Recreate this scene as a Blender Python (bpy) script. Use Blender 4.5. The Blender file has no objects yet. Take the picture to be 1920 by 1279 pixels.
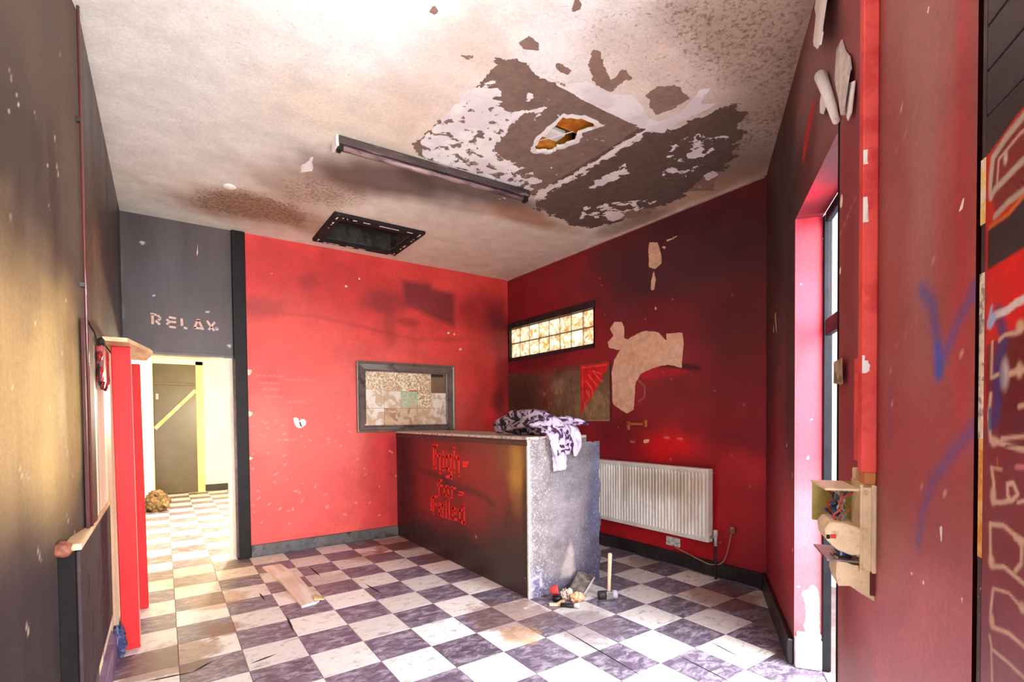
import bpy, bmesh, math, random
import numpy as np
from mathutils import Vector, Matrix, noise
random.seed(7)
S = bpy.context.scene
COL = S.collection

# ------------------------------------------------------------------ camera
yaw, pit, rol, CH, FPX, CYP = 0.6094, -0.0218, -0.0094, 1.3258, 936.64, 802.57
F0 = Vector((math.sin(yaw), math.cos(yaw), 0)); R0 = Vector((math.cos(yaw), -math.sin(yaw), 0)); UZ = Vector((0, 0, 1))
FW = F0*math.cos(pit) + UZ*math.sin(pit); UP = -F0*math.sin(pit) + UZ*math.cos(pit)
RT = R0*math.cos(rol) + UP*math.sin(rol); UP = -R0*math.sin(rol) + UP*math.cos(rol)
cam = bpy.data.cameras.new('camera'); camo = bpy.data.objects.new('camera', cam); COL.objects.link(camo)
M = Matrix((RT, UP, -FW)).transposed().to_4x4(); M.translation = Vector((0, 0, CH)); camo.matrix_world = M
cam.sensor_width = 36; cam.lens = FPX/1920*36; cam.shift_y = (CYP-639.5)/1920; cam.clip_start = 0.05
S.camera = camo

# ------------------------------------------------------------------ light
w = bpy.data.worlds.new('sky'); S.world = w; w.use_nodes = True
bg = w.node_tree.nodes['Background']; bg.inputs[0].default_value = (0.93, 0.97, 1.0, 1); bg.inputs[1].default_value = 1.6
S.view_settings.view_transform = 'Standard'; S.view_settings.look = 'None'
S.view_settings.gamma = 1; S.view_settings.use_curve_mapping = False; S.view_settings.exposure = 0.38

def lamp(name, kind, loc, target, power, color, size=1, sizey=None, spread=None):
    l = bpy.data.lights.new(name, kind); l.energy = power; l.color = color
    if kind == 'AREA':
        l.shape = 'RECTANGLE'; l.size = size; l.size_y = sizey or size
        if spread: l.spread = spread
    else: l.shadow_soft_size = size
    o = bpy.data.objects.new(name, l); COL.objects.link(o); o.location = loc
    if target is not None:
        o.rotation_euler = (Vector(target)-Vector(loc)).to_track_quat('-Z', 'Y').to_euler()
    return o

lamp('shopfront_daylight', 'AREA', (0.15, -1.6, 1.55), (1.7, 4.4, 2.0), 235, (1.0, 0.97, 0.96), 2.6, 2.7)
lamp('side_door_daylight', 'AREA', (2.98, 0.10, 1.75), (2.25, 1.35, 0.2), 230, (0.92, 0.96, 1.0), 1.0, 1.9)
lamp('ceiling_fill', 'AREA', (0.5, -0.9, 0.15), (0.9, 1.9, 3.1), 105, (1.0, 0.98, 0.95), 1.8, 1.2)  # added unseen lamp, low behind the camera, to brighten the ceiling
lamp('corridor_lamp', 'POINT', (0.95, 7.4, 1.55), None, 215, (1.0, 0.87, 0.60), 0.10)

# ------------------------------------------------------------------ room measures (metres)
YB, XR, YC, XL, H = 5.3716, 3.6997, 1.9769, -0.266, 3.10
AN = 0.9692
DV = Vector((math.sin(AN), math.cos(AN), 0)); NV = Vector((-math.cos(AN), math.sin(AN), 0)); CV = Vector((XR, YC, 0))
def A(t, z, off=0.0):
    p = CV - DV*t + NV*off
    return Vector((p.x, p.y, z))
TS, TU, TV = 0.3022, 0.0441, 3.2344

# ------------------------------------------------------------------ colours and materials
def lin(c):
    return tuple(((x/255)/12.92 if x/255 <= .04045 else ((x/255+.055)/1.055)**2.4) for x in c)
def nlin(c):
    c = np.asarray(c, float)/255
    return np.where(c <= .04045, c/12.92, ((c+.055)/1.055)**2.4)

class NT:
    def __init__(s, name):
        s.m = bpy.data.materials.new(name); s.m.use_nodes = True; s.t = s.m.node_tree
        s.b = s.t.nodes['Principled BSDF']; s.out = s.t.nodes['Material Output']
    def n(s, k, **kw):
        x = s.t.nodes.new(k)
        for a, b in kw.items(): setattr(x, a, b)
        return x
    def l(s, a, b): s.t.links.new(a, b)
    def noise(s, scale, detail=4, rough=.6, vec=None, dist=0):
        x = s.n('ShaderNodeTexNoise'); x.inputs['Scale'].default_value = scale
        x.inputs['Detail'].default_value = detail; x.inputs['Roughness'].default_value = rough
        x.inputs['Distortion'].default_value = dist
        s.l(vec if vec is not None else s.pos(), x.inputs['Vector']); return x.outputs['Fac']
    def pos(s):
        if not hasattr(s, '_p'): s._p = s.n('ShaderNodeNewGeometry').outputs['Position']
        return s._p
    def math(s, op, a, b=None, c=None, clamp=False):
        x = s.n('ShaderNodeMath', operation=op, use_clamp=clamp)
        for i, v in enumerate((a, b, c)):
            if v is None: continue
            if isinstance(v, (int, float)): x.inputs[i].default_value = v
            else: s.l(v, x.inputs[i])
        return x.outputs[0]
    def ramp(s, fac, lo, hi, a=0, b=1):
        x = s.n('ShaderNodeMapRange'); x.interpolation_type = 'SMOOTHSTEP'
        s.l(fac, x.inputs['Value']); x.inputs['From Min'].default_value = lo; x.inputs['From Max'].default_value = hi
        x.inputs['To Min'].default_value = a; x.inputs['To Max'].default_value = b
        return x.outputs[0]
    def mix(s, fac, a, b, mode='MIX'):
        x = s.n('ShaderNodeMix', data_type='RGBA', blend_type=mode)
        for i, v in ((0, fac), (6, a), (7, b)):
            if isinstance(v, (int, float)): x.inputs[i].default_value = v
            elif isinstance(v, tuple): x.inputs[i].default_value = (*v, 1) if len(v) == 3 else v
            else: s.l(v, x.inputs[i])
        return x.outputs[2]
    def attr(s, name, what='Fac'):
        x = s.n('ShaderNodeAttribute', attribute_name=name); return x.outputs[what]
    def bump(s, h, strength=.3, dist=.01):
        x = s.n('ShaderNodeBump'); x.inputs['Strength'].default_value = strength; x.inputs['Distance'].default_value = dist
        s.l(h, x.inputs['Height']); s.l(x.outputs[0], s.b.inputs['Normal'])
    def fin(s, color, rough=.6, spec=.5, metal=0):
        if isinstance(color, tuple): s.b.inputs['Base Color'].default_value = (*color[:3], 1)
        else: s.l(color, s.b.inputs['Base Color'])
        if isinstance(rough, (int, float)): s.b.inputs['Roughness'].default_value = rough
        else: s.l(rough, s.b.inputs['Roughness'])
        s.b.inputs['Specular IOR Level'].default_value = spec; s.b.inputs['Metallic'].default_value = metal
        return s.m

def plain(name, c, rough=.6, var=.18, scale=9, bump=.15, spec=.4, metal=0, c2=None, lo=.45, hi=.62, stretch=None):
    """worn solid colour: slow tone variation, optional second colour in patches, fine grain"""
    t = NT(name); base = lin(c); v = t.pos()
    if stretch:
        mp = t.n('ShaderNodeMapping'); mp.inputs['Scale'].default_value = stretch; t.l(v, mp.inputs[0]); v = mp.outputs[0]
    n1 = t.noise(scale, 5, .65, v)
    g = t.ramp(n1, .3, .7, 1-var, 1+var)
    cc = t.mix(1.0, base, g, 'MULTIPLY')
    if c2: cc = t.mix(t.ramp(t.noise(scale*1.7, 5, .6, v), lo, hi), cc, lin(c2))
    t.bump(t.noise(scale*12, 3, .6, v), bump, .004)
    return t.fin(cc, rough, spec, metal)

def painted(name, rough=.55, var=.22, scale=3, grain=60, bumpd=.006, pscale=9, pamp=1.0, wscale=14, spec=.4, scratch=.0, streak=False, relief=1.0, spk=38, spm=.75):
    """surface coloured by its Col attribute; Peel exposes Col2, White leaves flakes of old paint, Speck sprinkles dots"""
    t = NT(name)
    col = t.attr('Col', 'Color'); col2 = t.attr('Col2', 'Color')
    v = t.pos()
    if streak:
        mp = t.n('ShaderNodeMapping'); mp.inputs['Scale'].default_value = (1, 1, .12); t.l(v, mp.inputs[0]); v = mp.outputs[0]
    n1 = t.noise(scale, 6, .68, v)
    cc = t.mix(1.0, col, t.ramp(n1, .28, .72, 1-var, 1+var), 'MULTIPLY')
    fine = t.noise(grain, 4, .7)
    cc = t.mix(1.0, cc, t.ramp(fine, .25, .75, .9, 1.1), 'MULTIPLY')
    # specks
    sn = t.math('ADD', t.noise(spk, 5, .8), t.math('MULTIPLY', t.math('SUBTRACT', t.attr('Speck'), 1.0), .5))
    cc = t.mix(t.ramp(sn, .45, .60, 0, spm), cc, t.attr('ColS', 'Color'))
    # peeling
    pn = t.math('ADD', t.attr('Peel'), t.math('MULTIPLY', t.math('SUBTRACT', t.noise(pscale, 7, .62), .5), pamp))
    pm = t.ramp(pn, .495, .525)
    c2v = t.mix(1.0, col2, t.ramp(t.noise(16, 5, .7), .3, .7, .84, 1.16), 'MULTIPLY')
    cc = t.mix(pm, cc, c2v)
    wn = t.math('ADD', t.attr('White'), t.math('MULTIPLY', t.math('SUBTRACT', t.noise(wscale, 6, .6, dist=.4), .5), 1.5))
    wm = t.ramp(wn, .495, .52)
    cc = t.mix(wm, cc, t.mix(t.ramp(t.noise(5, 3, .5), .4, .6), lin((255, 253, 252)), lin((238, 230, 232))))
    if scratch:
        mp = t.n('ShaderNodeMapping'); mp.inputs['Scale'].default_value = (26, 26, 4); mp.inputs['Rotation'].default_value = (.2, .15, .1)
        t.l(t.pos(), mp.inputs[0])
        sc = t.math('MULTIPLY', t.ramp(t.noise(1, 2, .5, mp.outputs[0]), .78-scratch, .79-scratch+.01), t.ramp(t.noise(2.2, 2, .5), .5, .62))
        cc = t.mix(sc, cc, lin((226, 190, 180)))
    h = t.math('ADD', t.math('MULTIPLY', fine, .25), t.math('MULTIPLY', t.math('SUBTRACT', wm, pm), relief))
    h = t.math('ADD', h, t.math('MULTIPLY', n1, .5))
    t.bump(h, .6, bumpd)
    rr = t.math('ADD', t.ramp(n1, .3, .7, rough-.08, rough+.12), t.math('MULTIPLY', pm, .25), clamp=True)
    return t.fin(cc, rr, spec)

# ------------------------------------------------------------------ field painting helpers (numpy)
def sdpoly(X, Y, pts):
    P = np.array(pts, float); n = len(P); d = np.full(X.shape, 1e9); ins = np.zeros(X.shape, bool)
    for i in range(n):
        a = P[i]; b = P[(i+1) % n]; e = b-a
        wx, wy = X-a[0], Y-a[1]; tt = np.clip((wx*e[0]+wy*e[1])/max(1e-12, e@e), 0, 1)
        d = np.minimum(d, (wx-tt*e[0])**2 + (wy-tt*e[1])**2)
        c = ((a[1] > Y) != (b[1] > Y)) & (X < (b[0]-a[0])*(Y-a[1])/((b[1]-a[1]) if b[1] != a[1] else 1e-12)+a[0])
        ins ^= c
    d = np.sqrt(d); return np.where(ins, d, -d)
def sdline(X, Y, pts, closed=False):
    P = [np.array(p, float) for p in pts]
    if closed: P.append(P[0])
    d = np.full(X.shape, 1e9)
    for a, b in zip(P[:-1], P[1:]):
        e = b-a; wx, wy = X-a[0], Y-a[1]; tt = np.clip((wx*e[0]+wy*e[1])/max(1e-12, e@e), 0, 1)
        d = np.minimum(d, (wx-tt*e[0])**2+(wy-tt*e[1])**2)
    return np.sqrt(d)
def sm(x): x = np.clip(x, 0, 1); return x*x*(3-2*x)
class Field:
    def __init__(s, X, Y, base):
        s.X, s.Y = X, Y; s.col = np.tile(nlin(base), X.shape+(1,)); s.col2 = s.col.copy(); s.cols = np.tile(nlin((120, 80, 62)), X.shape+(1,))
        s.peel = np.zeros(X.shape); s.white = np.zeros(X.shape)-1; s.speck = np.zeros(X.shape)
        rs = np.random.RandomState(3)
        s.wob = sum(np.sin(X*f*c+Y*f*d+p)*a for f, c, d, p, a in [(7, .8, .6, 1, .5), (13, -.5, .85, 2, .3), (23, .7, -.7, 4, .2), (41, .2, .98, 0, .12), (37, .95, -.3, 3, .12)])
    def mixc(s, m, c): s.col = s.col*(1-m[..., None]) + nlin(c)*m[..., None]
    def blob(s, x, y, rx, ry, c, k=1.0, wob=.18):
        r = np.sqrt(((s.X-x)/rx)**2+((s.Y-y)/ry)**2) + s.wob*wob; s.mixc(sm(1.35-r)*k, c)
    def polyc(s, pts, c, soft=.02, k=1.0, wob=0):
        s.mixc(sm(.5+(sdpoly(s.X, s.Y, pts)+s.wob*wob)/(2*soft))*k, c)
    def linec(s, pts, wd, c, soft=.004, k=1.0, wob=0, closed=False):
        s.mixc(sm(.5+(wd/2-sdline(s.X, s.Y, pts, closed)+s.wob*wob)/(2*soft))*k, c)
    def peelpoly(s, pts, c2, soft=.03, amp=1.0):
        m = np.clip(.5+sdpoly(s.X, s.Y, pts)/(2*soft), -1.0, 2.0)
        up = m > s.peel
        s.peel = np.maximum(s.peel, m); k = (sdpoly(s.X, s.Y, pts) > -.08)
        s.col2 = np.where(k[..., None], nlin(c2), s.col2)
    def whitepoly(s, pts, k=.5, soft=.06):
        m = np.clip(.5+sdpoly(s.X, s.Y, pts)/(2*soft), 0, 1)
        s.white = np.maximum(s.white, -1+m*(1+k))
    def whiteline(s, pts, wd, soft=.012, k=1.0):
        m = np.clip(.5+(wd/2-sdline(s.X, s.Y, pts))/(2*soft), 0, 1); s.white = np.maximum(s.white, -1+m*(1+k))

# ------------------------------------------------------------------ object helpers
def link(name, me, mat=None, parent=None, loc=None):
    o = bpy.data.objects.new(name, me); COL.objects.link(o)
    if mat is not None and me is not None and not me.materials: me.materials.append(mat)
    if parent is not None: o.parent = parent
    if loc is not None: o.location = loc
    return o
ORG = {}
def org(o): return ORG.get(o.name, Vector((0, 0, 0))) if o is not None else Vector((0, 0, 0))
def thing(name, label, cat, loc, group=None):
    o = bpy.data.objects.new(name, None); o.empty_display_size = .1; COL.objects.link(o); o.location = loc
    o['label'] = label; o['category'] = cat
    if group: o['group'] = group
    ORG[o.name] = Vector(loc); return o
def tag(o, label, cat, group=None):
    o['label'] = label; o['category'] = cat
    if group: o['group'] = group
    return o
def struct(o): o['kind'] = 'structure'; return o
def mesh(name, V, Fc, mat, parent=None, smooth=False):
    """verts in world coordinates; stored relative to the thing's base"""
    g = org(parent)
    if parent is None:
        V = [Vector(v) for v in V]; lo = Vector([min(v[i] for v in V) for i in range(3)]); hi = Vector([max(v[i] for v in V) for i in range(3)])
        g = Vector(((lo.x+hi.x)/2, (lo.y+hi.y)/2, lo.z))
    me = bpy.data.meshes.new(name); me.from_pydata([tuple(Vector(v)-g) for v in V], [], [tuple(f) for f in Fc]); me.update()
    if smooth: me.shade_smooth()
    o = link(name, me, mat, parent)
    if parent is None: o.location = g
    ORG[o.name] = g
    return o
def bm_obj(name, bm, mat, parent=None, smooth=False, recalc=True):
    if recalc: bmesh.ops.recalc_face_normals(bm, faces=bm.faces)
    bm.verts.ensure_lookup_table(); bm.verts.index_update()
    V = [v.co.copy() for v in bm.verts]; Fc = [[v.index for v in f.verts] for f in bm.faces]; bm.free()
    return mesh(name, V, Fc, mat, parent, smooth)
def bm_box(bm, c, ex, ey, ez, bev=0.0, seg=1):
    """box from corner vectors: centre c, full edge vectors ex, ey, ez"""
    c, ex, ey, ez = map(Vector, (c, ex, ey, ez))
    vs = [bm.verts.new(c+ex*i/2+ey*j/2+ez*k/2) for i in (-1, 1) for j in (-1, 1) for k in (-1, 1)]
    q = [(0, 1, 3, 2), (4, 6, 7, 5), (0, 4, 5, 1), (2, 3, 7, 6), (0, 2, 6, 4), (1, 5, 7, 3)]
    fs = [bm.faces.new([vs[i] for i in f]) for f in q]
    if bev: bmesh.ops.bevel(bm, geom=list({e for f in fs for e in f.edges}), offset=bev, segments=seg, affect='EDGES', profile=.6)
def ab(name, x0, x1, y0, y1, z0, z1, mat, parent=None, bev=0.0, seg=1):
    bm = bmesh.new(); bm_box(bm, ((x0+x1)/2, (y0+y1)/2, (z0+z1)/2), (x1-x0, 0, 0), (0, y1-y0, 0), (0, 0, z1-z0), bev, seg)
    return bm_obj(name, bm, mat, parent)
def aw(name, t0, t1, z0, z1, o0, o1, mat, parent=None, bev=0.0, seg=1):
    """box aligned to the angled wall: along t, height z, offset from the wall face (+ into room)"""
    bm = bmesh.new(); bm_box(bm, A((t0+t1)/2, (z0+z1)/2, (o0+o1)/2), -DV*(t1-t0), NV*(o1-o0), (0, 0, z1-z0), bev, seg)
    return bm_obj(name, bm, mat, parent)
def bm_tube(bm, pts, r, n=10, cap=True):
    pts = [Vector(p) for p in pts]; rs = r if isinstance(r, (list, tuple)) else [r]*len(pts); prev = None; rings = []
    for i, p in enumerate(pts):
        d = (pts[min(i+1, len(pts)-1)]-pts[max(i-1, 0)]).normalized()
        if prev is None: a = d.orthogonal().normalized()
        else: a = (prev-d*prev.dot(d)).normalized()
        prev = a; b = d.cross(a)
        rings.append([bm.verts.new(p+(a*math.cos(2*math.pi*k/n)+b*math.sin(2*math.pi*k/n))*rs[i]) for k in range(n)])
    for q, s_ in zip(rings[:-1], rings[1:]):
        for k in range(n): bm.faces.new((q[k], q[(k+1) % n], s_[(k+1) % n], s_[k]))
    if cap: bm.faces.new(rings[0][::-1]); bm.faces.new(rings[-1])
def tube(name, pts, r, mat, parent=None, n=10):
    bm = bmesh.new(); bm_tube(bm, pts, r, n); return bm_obj(name, bm, mat, parent, smooth=True)
def smoothpts(pts, k=6):
    P = [Vector(p) for p in pts]; P = [P[0]*2-P[1]]+P+[P[-1]*2-P[-2]]; out = []
    for i in range(1, len(P)-2):
        for s_ in range(k):
            t = s_/k; a, b, c, d = P[i-1:i+3]
            out.append(.5*((2*b)+(c-a)*t+(2*a-5*b+4*c-d)*t*t+(3*b-a-3*c+d)*t**3))
    out.append(P[-2]); return out
def prism(name, pts, U, V, O, th, mat, parent=None, bev=0):
    """flat outline pts (a,b) in plane O + aU + bV, given thickness th along U x V"""
    U, V, O = Vector(U), Vector(V), Vector(O); N = U.cross(V).normalized()
    area = sum(pts[i][0]*pts[(i+1) % len(pts)][1]-pts[(i+1) % len(pts)][0]*pts[i][1] for i in range(len(pts)))
    if area < 0: pts = pts[::-1]
    n = len(pts); bm = bmesh.new()
    top = [bm.verts.new(O+U*a+V*b+N*th) for a, b in pts]; bot = [bm.verts.new(O+U*a+V*b) for a, b in pts]
    f = bm.faces.new(top); bm.faces.new(bot[::-1])
    for i in range(n): bm.faces.new((top[i], bot[i], bot[(i+1) % n], top[(i+1) % n]))
    bmesh.ops.triangulate(bm, faces=[x for x in bm.faces if len(x.verts) > 4])
    return bm_obj(name, bm, mat, parent)
def strokes(name, lines, wd, U, V, O, th, mat, parent=None):
    """flat painted or stencilled strokes as thin bars"""
    U, V, O = Vector(U), Vector(V), Vector(O); N = U.cross(V).normalized(); bm = bmesh.new()
    for ln in lines:
        for (a, b), (c, d) in zip(ln[:-1], ln[1:]):
            p, q = O+U*a+V*b, O+U*c+V*d; e = q-p
            if e.length < 1e-6: continue
            bm_box(bm, (p+q)/2+N*th/2, e, e.normalized().cross(N)*wd, N*th)
    return bm_obj(name, bm, mat, parent)
def grid(name, a0, a1, b0, b1, res, P, paint, mat, hole=None, parent=None, base=(200, 200, 200)):
    na, nb = max(2, int(round((a1-a0)/res))), max(2, int(round((b1-b0)/res)))
    ga, gb = np.linspace(a0, a1, na+1), np.linspace(b0, b1, nb+1)
    def snap(g, vals):
        for v in vals:
            if g[0] < v < g[-1]: g[np.argmin(abs(g-v))] = v
    if hole:
        for h in hole: snap(ga, h[:2]); snap(gb, h[2:])
    AA, BB = np.meshgrid(ga, gb, indexing='ij')
    fld = Field(AA, BB, base); paint(fld)
    o0, ua, ub = Vector(P(0, 0)), Vector(P(1, 0))-Vector(P(0, 0)), Vector(P(0, 1))-Vector(P(0, 0))
    V = np.array(o0)[None, None]+AA[..., None]*np.array(ua)+BB[..., None]*np.array(ub)
    idx = np.arange((na+1)*(nb+1)).reshape(na+1, nb+1)
    Q = np.stack([idx[:-1, :-1], idx[1:, :-1], idx[1:, 1:], idx[:-1, 1:]], -1).reshape(-1, 4)
    ca = ((AA[:-1, :-1]+AA[1:, 1:])/2).ravel(); cb = ((BB[:-1, :-1]+BB[1:, 1:])/2).ravel(); keep = np.ones(len(Q), bool)
    if hole:
        for h in hole: keep &= ~((ca > h[0]) & (ca < h[1]) & (cb > h[2]) & (cb < h[3]))
    if hasattr(fld, 'cut'): keep &= ~fld.cut(ca, cb)
    Q = Q[keep]; g = org(parent)
    me = bpy.data.meshes.new(name); me.from_pydata((V.reshape(-1, 3)-np.array(g)).tolist(), [], Q.tolist()); me.update()
    n = V.shape[0]*V.shape[1]
    for an, arr in (('Col', fld.col), ('Col2', fld.col2), ('ColS', fld.cols)):
        at = me.color_attributes.new(an, 'FLOAT_COLOR', 'POINT'); buf = np.ones((n, 4), np.float32); buf[:, :3] = arr.reshape(-1, 3); at.data.foreach_set('color', buf.ravel())
    for an, arr in (('Peel', fld.peel), ('White', fld.white), ('Speck', fld.speck)):
        at = me.attributes.new(an, 'FLOAT', 'POINT'); at.data.foreach_set('value', arr.astype(np.float32).ravel())
    o = link(name, me, mat, parent); ORG[o.name] = g
    return o
def crumple(name, c, r, mat, parent=None, seed=0, amp=.25, fold=3.0, sub=4, flat=True, stretch=(1, 1, 1)):
    bm = bmesh.new(); bmesh.ops.create_icosphere(bm, subdivisions=sub, radius=1)
    c = Vector(c); r = Vector(r)
    for v in bm.verts:
        d = v.co.normalized(); s_ = Vector((d.x*stretch[0], d.y*stretch[1], d.z*stretch[2]))
        k = 1+amp*(noise.noise(s_*fold+Vector((seed, 0, 0)))*1.2+.6*(abs(noise.noise(s_*fold*2.2+Vector((0, seed, 0))))*2-.5)+.25*noise.noise(s_*fold*6))
        p = Vector((d.x*r.x, d.y*r.y, d.z*r.z))*k
        if flat: p.z = max(p.z, -r.z*.72)
        v.co = c+p
    if flat:
        lo = min(v.co.z for v in bm.verts)
        for v in bm.verts: v.co.z += c.z-r.z-lo
    return bm_obj(name, bm, mat, parent, smooth=True)

# ------------------------------------------------------------------ materials
M_red = painted('red_wall_paint', rough=.5, var=.16, scale=2.6, pscale=22, pamp=.9, scratch=.0)
M_maroon = painted('sooty_red_paint', rough=.5, var=.18, scale=2.4, pscale=18, pamp=.5)
M_black = painted('black_wall_paint', rough=.42, var=.25, scale=3, pscale=30, pamp=1.0, streak=True, scratch=.03)
M_blackn = painted('black_near_wall_paint', rough=.62, var=.28, scale=3, pscale=30, pamp=1.0, streak=True, scratch=.03, spec=.2)
M_ceil = painted('scorched_ceiling', rough=.8, var=.11, scale=4.5, pscale=13, pamp=1.7, wscale=11, bumpd=.01, relief=1.5)
M_counter = painted('counter_paint', rough=.42, var=.2, scale=4, pscale=30)
M_graf = painted('graffiti_paint', rough=.35, var=.1, scale=8, bumpd=.002, pscale=40, pamp=.5)
M_rad = painted('radiator_enamel', rough=.4, var=.1, scale=6, streak=True, bumpd=.002)
M_cream = plain('cream_plaster', (240, 232, 214), .7, .08, 3, .2)
M_blacktrim = plain('black_gloss_skirting', (42, 36, 38), .35, .35, 7, .4, c2=(92, 84, 84), lo=.6, hi=.75)
M_greytrim = plain('grey_skirting', (96, 90, 92), .4, .2, 7, .4, c2=(50, 44, 46), lo=.5, hi=.7)
M_blackpost = plain('black_post_paint', (26, 19, 20), .5, .3, 8, .2, spec=.2)
M_postred = plain('post_red', (190, 20, 24), .6, .1, 6, .2)
M_trimred = plain('architrave_red', (236, 84, 78), .45, .1, 6, .2, c2=(214, 60, 60))
M_wood = plain('bare_timber', (205, 165, 125), .65, .18, 6, .3, c2=(235, 205, 165), stretch=(1, .15, 1))
M_orange = plain('orange_lath', (206, 128, 34), .7, .2, 9, .3, c2=(180, 96, 20))
M_dark = plain('charred_black', (26, 22, 22), .8, .4, 14, .6, c2=(70, 60, 58), lo=.6, hi=.72)
M_char = plain('charred_batten', (66, 52, 52), .5, .4, 18, .7, c2=(150, 128, 128), lo=.58, hi=.7, stretch=(.2, 1, 1))
M_void = plain('roof_void', (40, 38, 36), .9, .3, 5, .3)
M_white = plain('white_plaster', (245, 242, 240), .8, .06, 8, .4)
M_letter = plain('stencil_pink', (214, 178, 164), .7, .12, 40, .1)
M_blackletter = plain('blackletter_red', (226, 34, 32), .5, .2, 25, .1)
M_flake = plain('flaked_chalk', (240, 205, 190), .7, .1, 30, .1)
M_floorslab = plain('floor_screed', (120, 100, 98), .8, .3, 6, .3)
M_metal = plain('dull_metal', (150, 145, 140), .4, .2, 12, .3, metal=.6)
M_brass = plain('copper_pipe', (150, 100, 80), .4, .2, 12, .2, metal=.3)
M_plastic = plain('cream_plastic', (232, 208, 172), .45, .12, 18, .15, c2=(196, 160, 120), lo=.55, hi=.75)
M_plasticw = plain('grimy_white_plastic', (205, 200, 196), .5, .2, 22, .2, c2=(120, 110, 110), lo=.55, hi=.7)
M_cable = plain('grey_flex', (170, 120, 110), .5, .1, 20, .1)
M_framemetal = plain('door_frame_black', (20, 20, 26), .6, .3, 14, .3, spec=.15)

def m_tiles(name, c, dark):
    t = NT(name); oi = t.n('ShaderNodeObjectInfo').outputs['Random']; v = t.pos()
    base = t.mix(1.0, lin(c), t.ramp(oi, 0, 1, .84, 1.08), 'MULTIPLY')
    mp = t.n('ShaderNodeMapping'); mp.inputs['Scale'].default_value = (1, 1.8, 1); mp.inputs['Rotation'].default_value = (0, 0, .7); t.l(v, mp.inputs[0])
    n1 = t.noise(11, 8, .75, mp.outputs[0], .6)
    if dark: cc = t.mix(t.ramp(n1, .42, .68), base, lin((168, 156, 172)))
    else: cc = t.mix(t.ramp(n1, .5, .72), base, lin((150, 136, 140)))
    sp = t.noise(45, 4, .7); cc = t.mix(t.ramp(sp, .68, .74), cc, lin((70, 58, 60)))
    # worn and burnt patches with a place of their own
    wob = t.noise(6, 6, .7); wobr = t.ramp(t.noise(24, 5, .7), .35, .65); dark_mix = not dark
    for (x, y, r, col, k) in ((1.86, 2.72, .36, (158, 128, 120), .95), (2.15, 2.32, .30, (150, 132, 140), .85), (1.75, 2.45, .16, (214, 176, 140), .9),
                              (0.0, 3.35, .30, (142, 104, 92), .9), (.28, 3.62, .14, (150, 92, 76), .9), (.3, 4.25, .24, (196, 140, 108), .7),
                              (.35, 5.0, .5, (176, 142, 92), .45), (2.0, 5.05, .42, (150, 84, 52), .8), (2.1, 4.3, .2, (176, 104, 66), .6), (1.6, 4.75, .22, (156, 92, 82), .6), (3.3, 2.1, .32, (150, 96, 66), .75),
                              (.95, 4.2, .35, (150, 112, 106), .45), (3.55, 3.0, .2, (140, 92, 84), .6)):
        d = t.n('ShaderNodeVectorMath', operation='DISTANCE'); t.l(v, d.inputs[0]); d.inputs[1].default_value = (x, y, 0)
        m = t.ramp(t.math('ADD', d.outputs['Value'], t.math('MULTIPLY', t.math('SUBTRACT', wob, .5), r*2.0)), r*.6, r, k*.85, 0)
        sc_ = tuple(min(1.0, q*1.35) for q in lin(col)); dc = t.mix(.62 if dark_mix else .5, t.mix(1.0, cc, sc_, 'MULTIPLY'), t.mix(wobr, lin(col), lin(tuple(int(q*.7) for q in col)))); cc = t.mix(m, cc, dc)
    t.bump(t.math('ADD', n1, t.math('MULTIPLY', sp, .5)), .25, .004)
    return t.fin(cc, t.ramp(n1, .3, .7, .32, .6), .45)
M_tw = m_tiles('pale_vinyl', (226, 218, 216), False)
M_td = m_tiles('dark_vinyl', (92, 78, 96), True)

# ================================================================== STRUCTURE
# ---- floor: slab with vinyl tiles lying on it
slab = struct(ab('floor', -1.3, 4.2, -1.2, 11.0, -.12, -.0035, M_floorslab)); ORG[slab.name] = slab.location.copy()
def tile_mesh(nm, mat):
    h = TS/2-.0012; th = .0035; b = .0012; z0 = 0
    V = [(-h, -h, z0), (h, -h, z0), (h, h, z0), (-h, h, z0), (-h, -h, th-b), (h, -h, th-b), (h, h, th-b), (-h, h, th-b), (-h+b, -h+b, th), (h-b, -h+b, th), (h-b, h-b, th), (-h+b, h-b, th)]
    Fc = [(0, 1, 5, 4), (1, 2, 6, 5), (2, 3, 7, 6), (3, 0, 4, 7), (4, 5, 9, 8), (5, 6, 10, 9), (6, 7, 11, 10), (7, 4, 8, 11), (8, 9, 10, 11)]
    me = bpy.data.meshes.new(nm); me.from_pydata(V, [], Fc); me.materials.append(mat); return me
MT = (tile_mesh('tile_pale', M_tw), tile_mesh('tile_dark', M_td))
so = slab.location
def inroom(x, y):
    if x < XL+.02-(0 if y > 2.9 else .14*(2.9-y)) or x > XR: return False
    if y > YB+.15 and x > 1.6: return False
    if y > YB and y < YB+.15 and (x > .7): return False
    q = Vector((x, y, 0))-CV
    if q.dot(NV) < -.16: return False
    if q.dot(NV) < .0 and not (1.1 < -q.dot(DV) < 2.2): return False
    return True
far = {0: [], 1: []}; cand = []
for i in range(-3, 13):
    for j in range(-14, 26):
        cx, cy = TU+(i+.5)*TS, TV+(j+.5)*TS
        if not inroom(min(max(cx, XL+.03), XR-.02) if XL-TS/2 < cx < XR+TS/2 else cx, cy if not YB < cy < YB+.15 else YB-.01): continue
        cand.append((cx, cy, (i+j) % 2))
near = sorted([c for c in cand if c[1] < 6.7 and c[1] > .3], key=lambda c: (c[0]**2+c[1]**2))[:290]
ns = set(near)
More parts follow.
